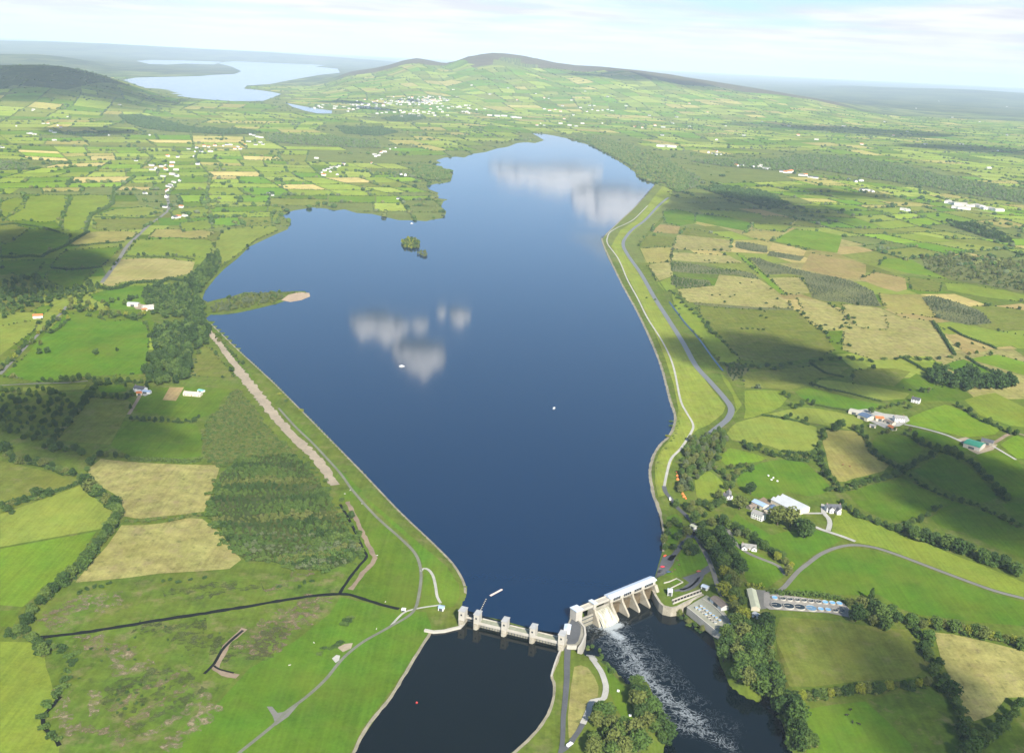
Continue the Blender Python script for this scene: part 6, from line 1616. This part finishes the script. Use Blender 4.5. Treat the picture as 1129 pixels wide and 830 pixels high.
red_m = principled('red_buoy_paint', (.55, .04, .03), .4, .4, .1); oran_m = principled('orange_float', (.72, .20, .05), .5, .3, .15); yel_m = principled('pale_float', (.55, .52, .40), .5, .3)
buoy('buoy', G0(459.5, 774.5, 0), .2, .8, red_m, "single red buoy floating on the dark canal", 'buoy')
for k in range(7):
    t = k / 6; buoy('boom_float', G0(530.2 + 5.6 * t, 672 - 11.5 * t, 0), .1, .42, yel_m, "pale float of the short boom between bridge and pontoon", 'float', 'boom floats')
for k, (x, y) in enumerate(PX("746,521 746.5,525 747,529 747.6,533 748,536 749.5,539 751,542 752.5,545 754,548 756,550")):
    g = G(x, y); buoy('roadside_buoy', g, g[2] + .7, 1.1 + .4 * (k % 3), oran_m, "orange buoy laid in a row beside the lake road", 'buoy', 'orange buoys beside the lake road')
# animals and bales
def beast(name, px, py, s, mat, label, cat, group, ang):
    bm = bmesh.new(); r = bmesh.ops.create_uvsphere(bm, u_segments=10, v_segments=8, radius=.5)
    for v in r['verts']: v.co.x *= 2.0; v.co.y *= .75; v.co.z = v.co.z * .8 + 1.0
    r = bmesh.ops.create_uvsphere(bm, u_segments=8, v_segments=6, radius=.26)
    for v in r['verts']: v.co.x = v.co.x * 1.6 + 1.35; v.co.z += 1.15
    for lx in (-.65, .65):
        for ly in (-.2, .2):
            r = bmesh.ops.create_cone(bm, segments=6, radius1=.08, radius2=.12, depth=.8, cap_ends=True)
            for v in r['verts']: v.co.x += lx; v.co.y += ly; v.co.z += .4
    me = bpy.data.meshes.new(name); bm.to_mesh(me); bm.free(); o = link(name, me, mat); g = G(px, py); o.location = (g[0], g[1], g[2] + .2); o.scale = (s, s, s); o.rotation_euler = (0, 0, ang); tag(o, label, cat, group)
cowb = principled('dark_hide', (.03, .025, .022), .8, .1, .3); cowr = principled('brown_hide', (.20, .09, .05), .8, .1, .3); wool = principled('wool', (.50, .48, .42), .9, .1, .08)
for k, (x, y) in enumerate(PX("933,789 940,797 947,799 938,783")): beast('cow', x, y, 1.25, cowb, "black cow grazing on the bright green field at the bottom", 'cow', 'cows at the bottom', k * 1.3)
for k, (x, y) in enumerate(PX("929,513 937,515")): beast('cow', x, y, 1.25, cowr, "brown cow standing in the brown field", 'cow', 'cows in the brown field', k * 2 + .5)
for k, (x, y) in enumerate(PX("380,545 386,541 399,556 416,613 425,664 346,709 319,734 415,694")): beast('sheep', x, y, .8, wool, "white sheep on the embankment grass", 'sheep', 'sheep on the embankment grass', k * 1.1)
def bale(px, py, label, group):
    b = MB(); b.tube((-.7, 0, .75), (.7, 0, .75), .75, None, 16); o = b.build('wrapped_bale', white_w, None, .1); g = G(px, py); o.location = (g[0], g[1], g[2] + .15); o.rotation_euler = (0, 0, px); o.scale = (1.3, 1.3, 1.2); tag(o, label, 'bale', group)
for x, y in PX("847,525 852.5,527.5 850.5,529.5 857,531"): bale(x, y, "white wrapped bale in the green field behind the grey barn", 'bales behind the barn')
bale(681.5, 762.5, "larger pale bale on the island lawn", None); bale(694.5, 789.5, "pale bale on the island lawn near the foot of the tree belt", None)
# picnic tables on the lawn
for k, (x, y) in enumerate(PX("747,618 748.5,623 744,628 741,630.5")):
    g = G(x, y); root = empty('picnic_table', (g[0], g[1], g[2] + .2), k * .7); tag(root, "brown picnic table on the lawn beside the car park", 'picnic table', 'picnic tables by the car park')
    b = MB(); b.box(-1, 1, -.4, .4, .7, .78); b.build('table_top', door_m, root)
    for s in (-1, 1):
        b = MB(); b.box(-1, 1, s * .75 - .15, s * .75 + .15, .42, .48); b.build('bench', door_m, root); b = MB(); b.box(s * .7 - .05, s * .7 + .05, -.8, .8, 0, .42); b.build('leg', door_m, root)
# ---------------------------------------------------------------- clouds above (their shadows dapple the land) and the hazy air
def cloud(cx_, cy_, z, rx_, ry_, rz_, dens, seed, g=.2):
    bm = bmesh.new(); bmesh.ops.create_icosphere(bm, subdivisions=4, radius=1.0)
    from mathutils import noise as mn
    for v in bm.verts:
        p = v.co.copy(); k = 1 + .42 * mn.fractal(p * 1.6 + Vector((seed * 7.3, 0, 0)), .6, 2.0, 4)
        v.co = (p.x * k * rx_, p.y * k * ry_, p.z * k * rz_ * (1.0 if p.z > 0 else .45))
    me = bpy.data.meshes.new('cloud'); bm.to_mesh(me); bm.free()
    nm = 'cloud_%.4f_%.1f' % (dens, g)
    if nm not in MATS:
        mt = bpy.data.materials.new(nm); mt.use_nodes = True; t = mt.node_tree; t.nodes.clear()
        o = N(t, 'ShaderNodeOutputMaterial'); v = N(t, 'ShaderNodeVolumePrincipled'); v.inputs['Density'].default_value = dens; v.inputs['Color'].default_value = (1, 1, 1, 1); v.inputs['Anisotropy'].default_value = g
        t.links.new(v.outputs[0], o.inputs['Volume']); MATS[nm] = mt
    o = link('clouds', me, MATS[nm]); o.location = (cx_, cy_, z)
    return tag(o, kind='stuff')
CZ = 1350.0
def cloud_for_shadow(px, py, rx_, ry_, dens=.011, rz_=110, seed=0):
    p = G(px, py); s = (CZ - p[2]) / SUN[2]
    return cloud(p[0] + SUN[0] * s, p[1] + SUN[1] * s, CZ, rx_, ry_, rz_, dens, seed)
SH = [(30, 300, 190, 170), (75, 470, 120, 95), (20, 268, 150, 130), (850, 400, 150, 95), (930, 416, 110, 70), (1075, 545, 120, 60), (1060, 520, 80, 60), (1120, 580, 80, 80), (960, 505, 30, 30),
      (840, 232, 320, 300), (930, 215, 200, 120), (800, 640, 40, 60), (1050, 800, 70, 60), (60, 92, 900, 900), (720, 86, 1100, 500), (950, 145, 900, 500), (1080, 165, 500, 400), (100, 145, 260, 200), (260, 118, 500, 400), (560, 118, 500, 500)]
for i, (x, y, a, b) in enumerate(SH):
    p = G(x, y); s = (CZ - p[2]) / SUN[2]; c_ = np.array([p[0] + SUN[0] * s, p[1] + SUN[1] * s]); mir = c_ * CAM_Z / (CZ + CAM_Z)
    vis_ = FWD @ np.array([c_[0], c_[1], CZ - CAM_Z]) > 0 and proj((c_[0], c_[1], CZ))[1] > -25
    hit = inside(mir[None], RESERVOIR)[0] and c_[1] > 0
    print('cloud', i, (x, y), 'mirror', hit, 'in view', vis_)
    if vis_ or hit: continue
    cloud_for_shadow(x, y, a, b, (.007 if 8 < i < 12 else .012) if a < 300 else .008, 110 if a < 300 else 140, i)
# the small bright cumulus that mirror in the lake
puff_m = bpy.data.materials.new('cumulus'); puff_m.use_nodes = True; pb = puff_m.node_tree.nodes['Principled BSDF']
pb.inputs['Base Color'].default_value = (.74, .73, .72, 1); pb.inputs['Roughness'].default_value = 1.0; pb.inputs['Specular IOR Level'].default_value = 0.0
dim_m = puff_m.copy(); dim_m.node_tree.nodes['Principled BSDF'].inputs['Base Color'].default_value = (.50, .50, .51, 1)
def cloud_for_mirror(px, py, rx_, ry_, rz_, n, z, seed):
    from mathutils import noise as mn
    p = G0(px, py); k = (z + CAM_Z) / CAM_Z; r = np.random.default_rng(seed); bm = bmesh.new()
    for q in range(n):
        a = r.uniform(0, 6.28); d = math.sqrt(r.uniform(0, 1)); s = (1.15 - .8 * d) * r.uniform(.55, 1.0)
        got = bmesh.ops.create_icosphere(bm, subdivisions=3, radius=1.0)
        for v in got['verts']:
            kk = 1 + .30 * mn.fractal(v.co * 1.9 + Vector((seed + q * 3.1, q, 0)), .6, 2.0, 4)
            v.co = (d * math.cos(a) * rx_ * .8 + v.co.x * kk * s * rx_ * .6, d * math.sin(a) * ry_ * .8 + v.co.y * kk * s * ry_ * .6, v.co.z * kk * s * rz_ * (1 if v.co.z > 0 else .22))
    me = bpy.data.meshes.new('clouds'); bm.to_mesh(me); bm.free()
    for f in me.polygons: f.use_smooth = True
    o = link('clouds', me, puff_m if z < 2000 else dim_m); o.location = (p[0] * k, p[1] * k, z); tag(o, kind='stuff')
cloud_for_mirror(428, 352, 330, 130, 300, 7, 1400, 41)
cloud_for_mirror(470, 383, 260, 110, 240, 5, 1400, 42)
cloud_for_mirror(506, 343, 180, 100, 190, 4, 1400, 43)
cloud_for_mirror(668, 212, 1500, 700, 1300, 12, 3400, 44)
cloud_for_mirror(615, 186, 2600, 900, 1300, 12, 3400, 45)
# haze
b = MB(); b.box(-64000, 64000, -3500, 64500, -14, 700)
hz_m = bpy.data.materials.new('haze'); hz_m.use_nodes = True; t = hz_m.node_tree; t.nodes.clear()
o = N(t, 'ShaderNodeOutputMaterial'); v = N(t, 'ShaderNodeVolumePrincipled')
v.inputs['Density'].default_value = 3.4e-5; v.inputs['Color'].default_value = (.68, .82, 1.0, 1); v.inputs['Anisotropy'].default_value = -0.15
t.links.new(v.outputs[0], o.inputs['Volume'])
hz = b.build('haze', hz_m); tag(hz, kind='stuff')
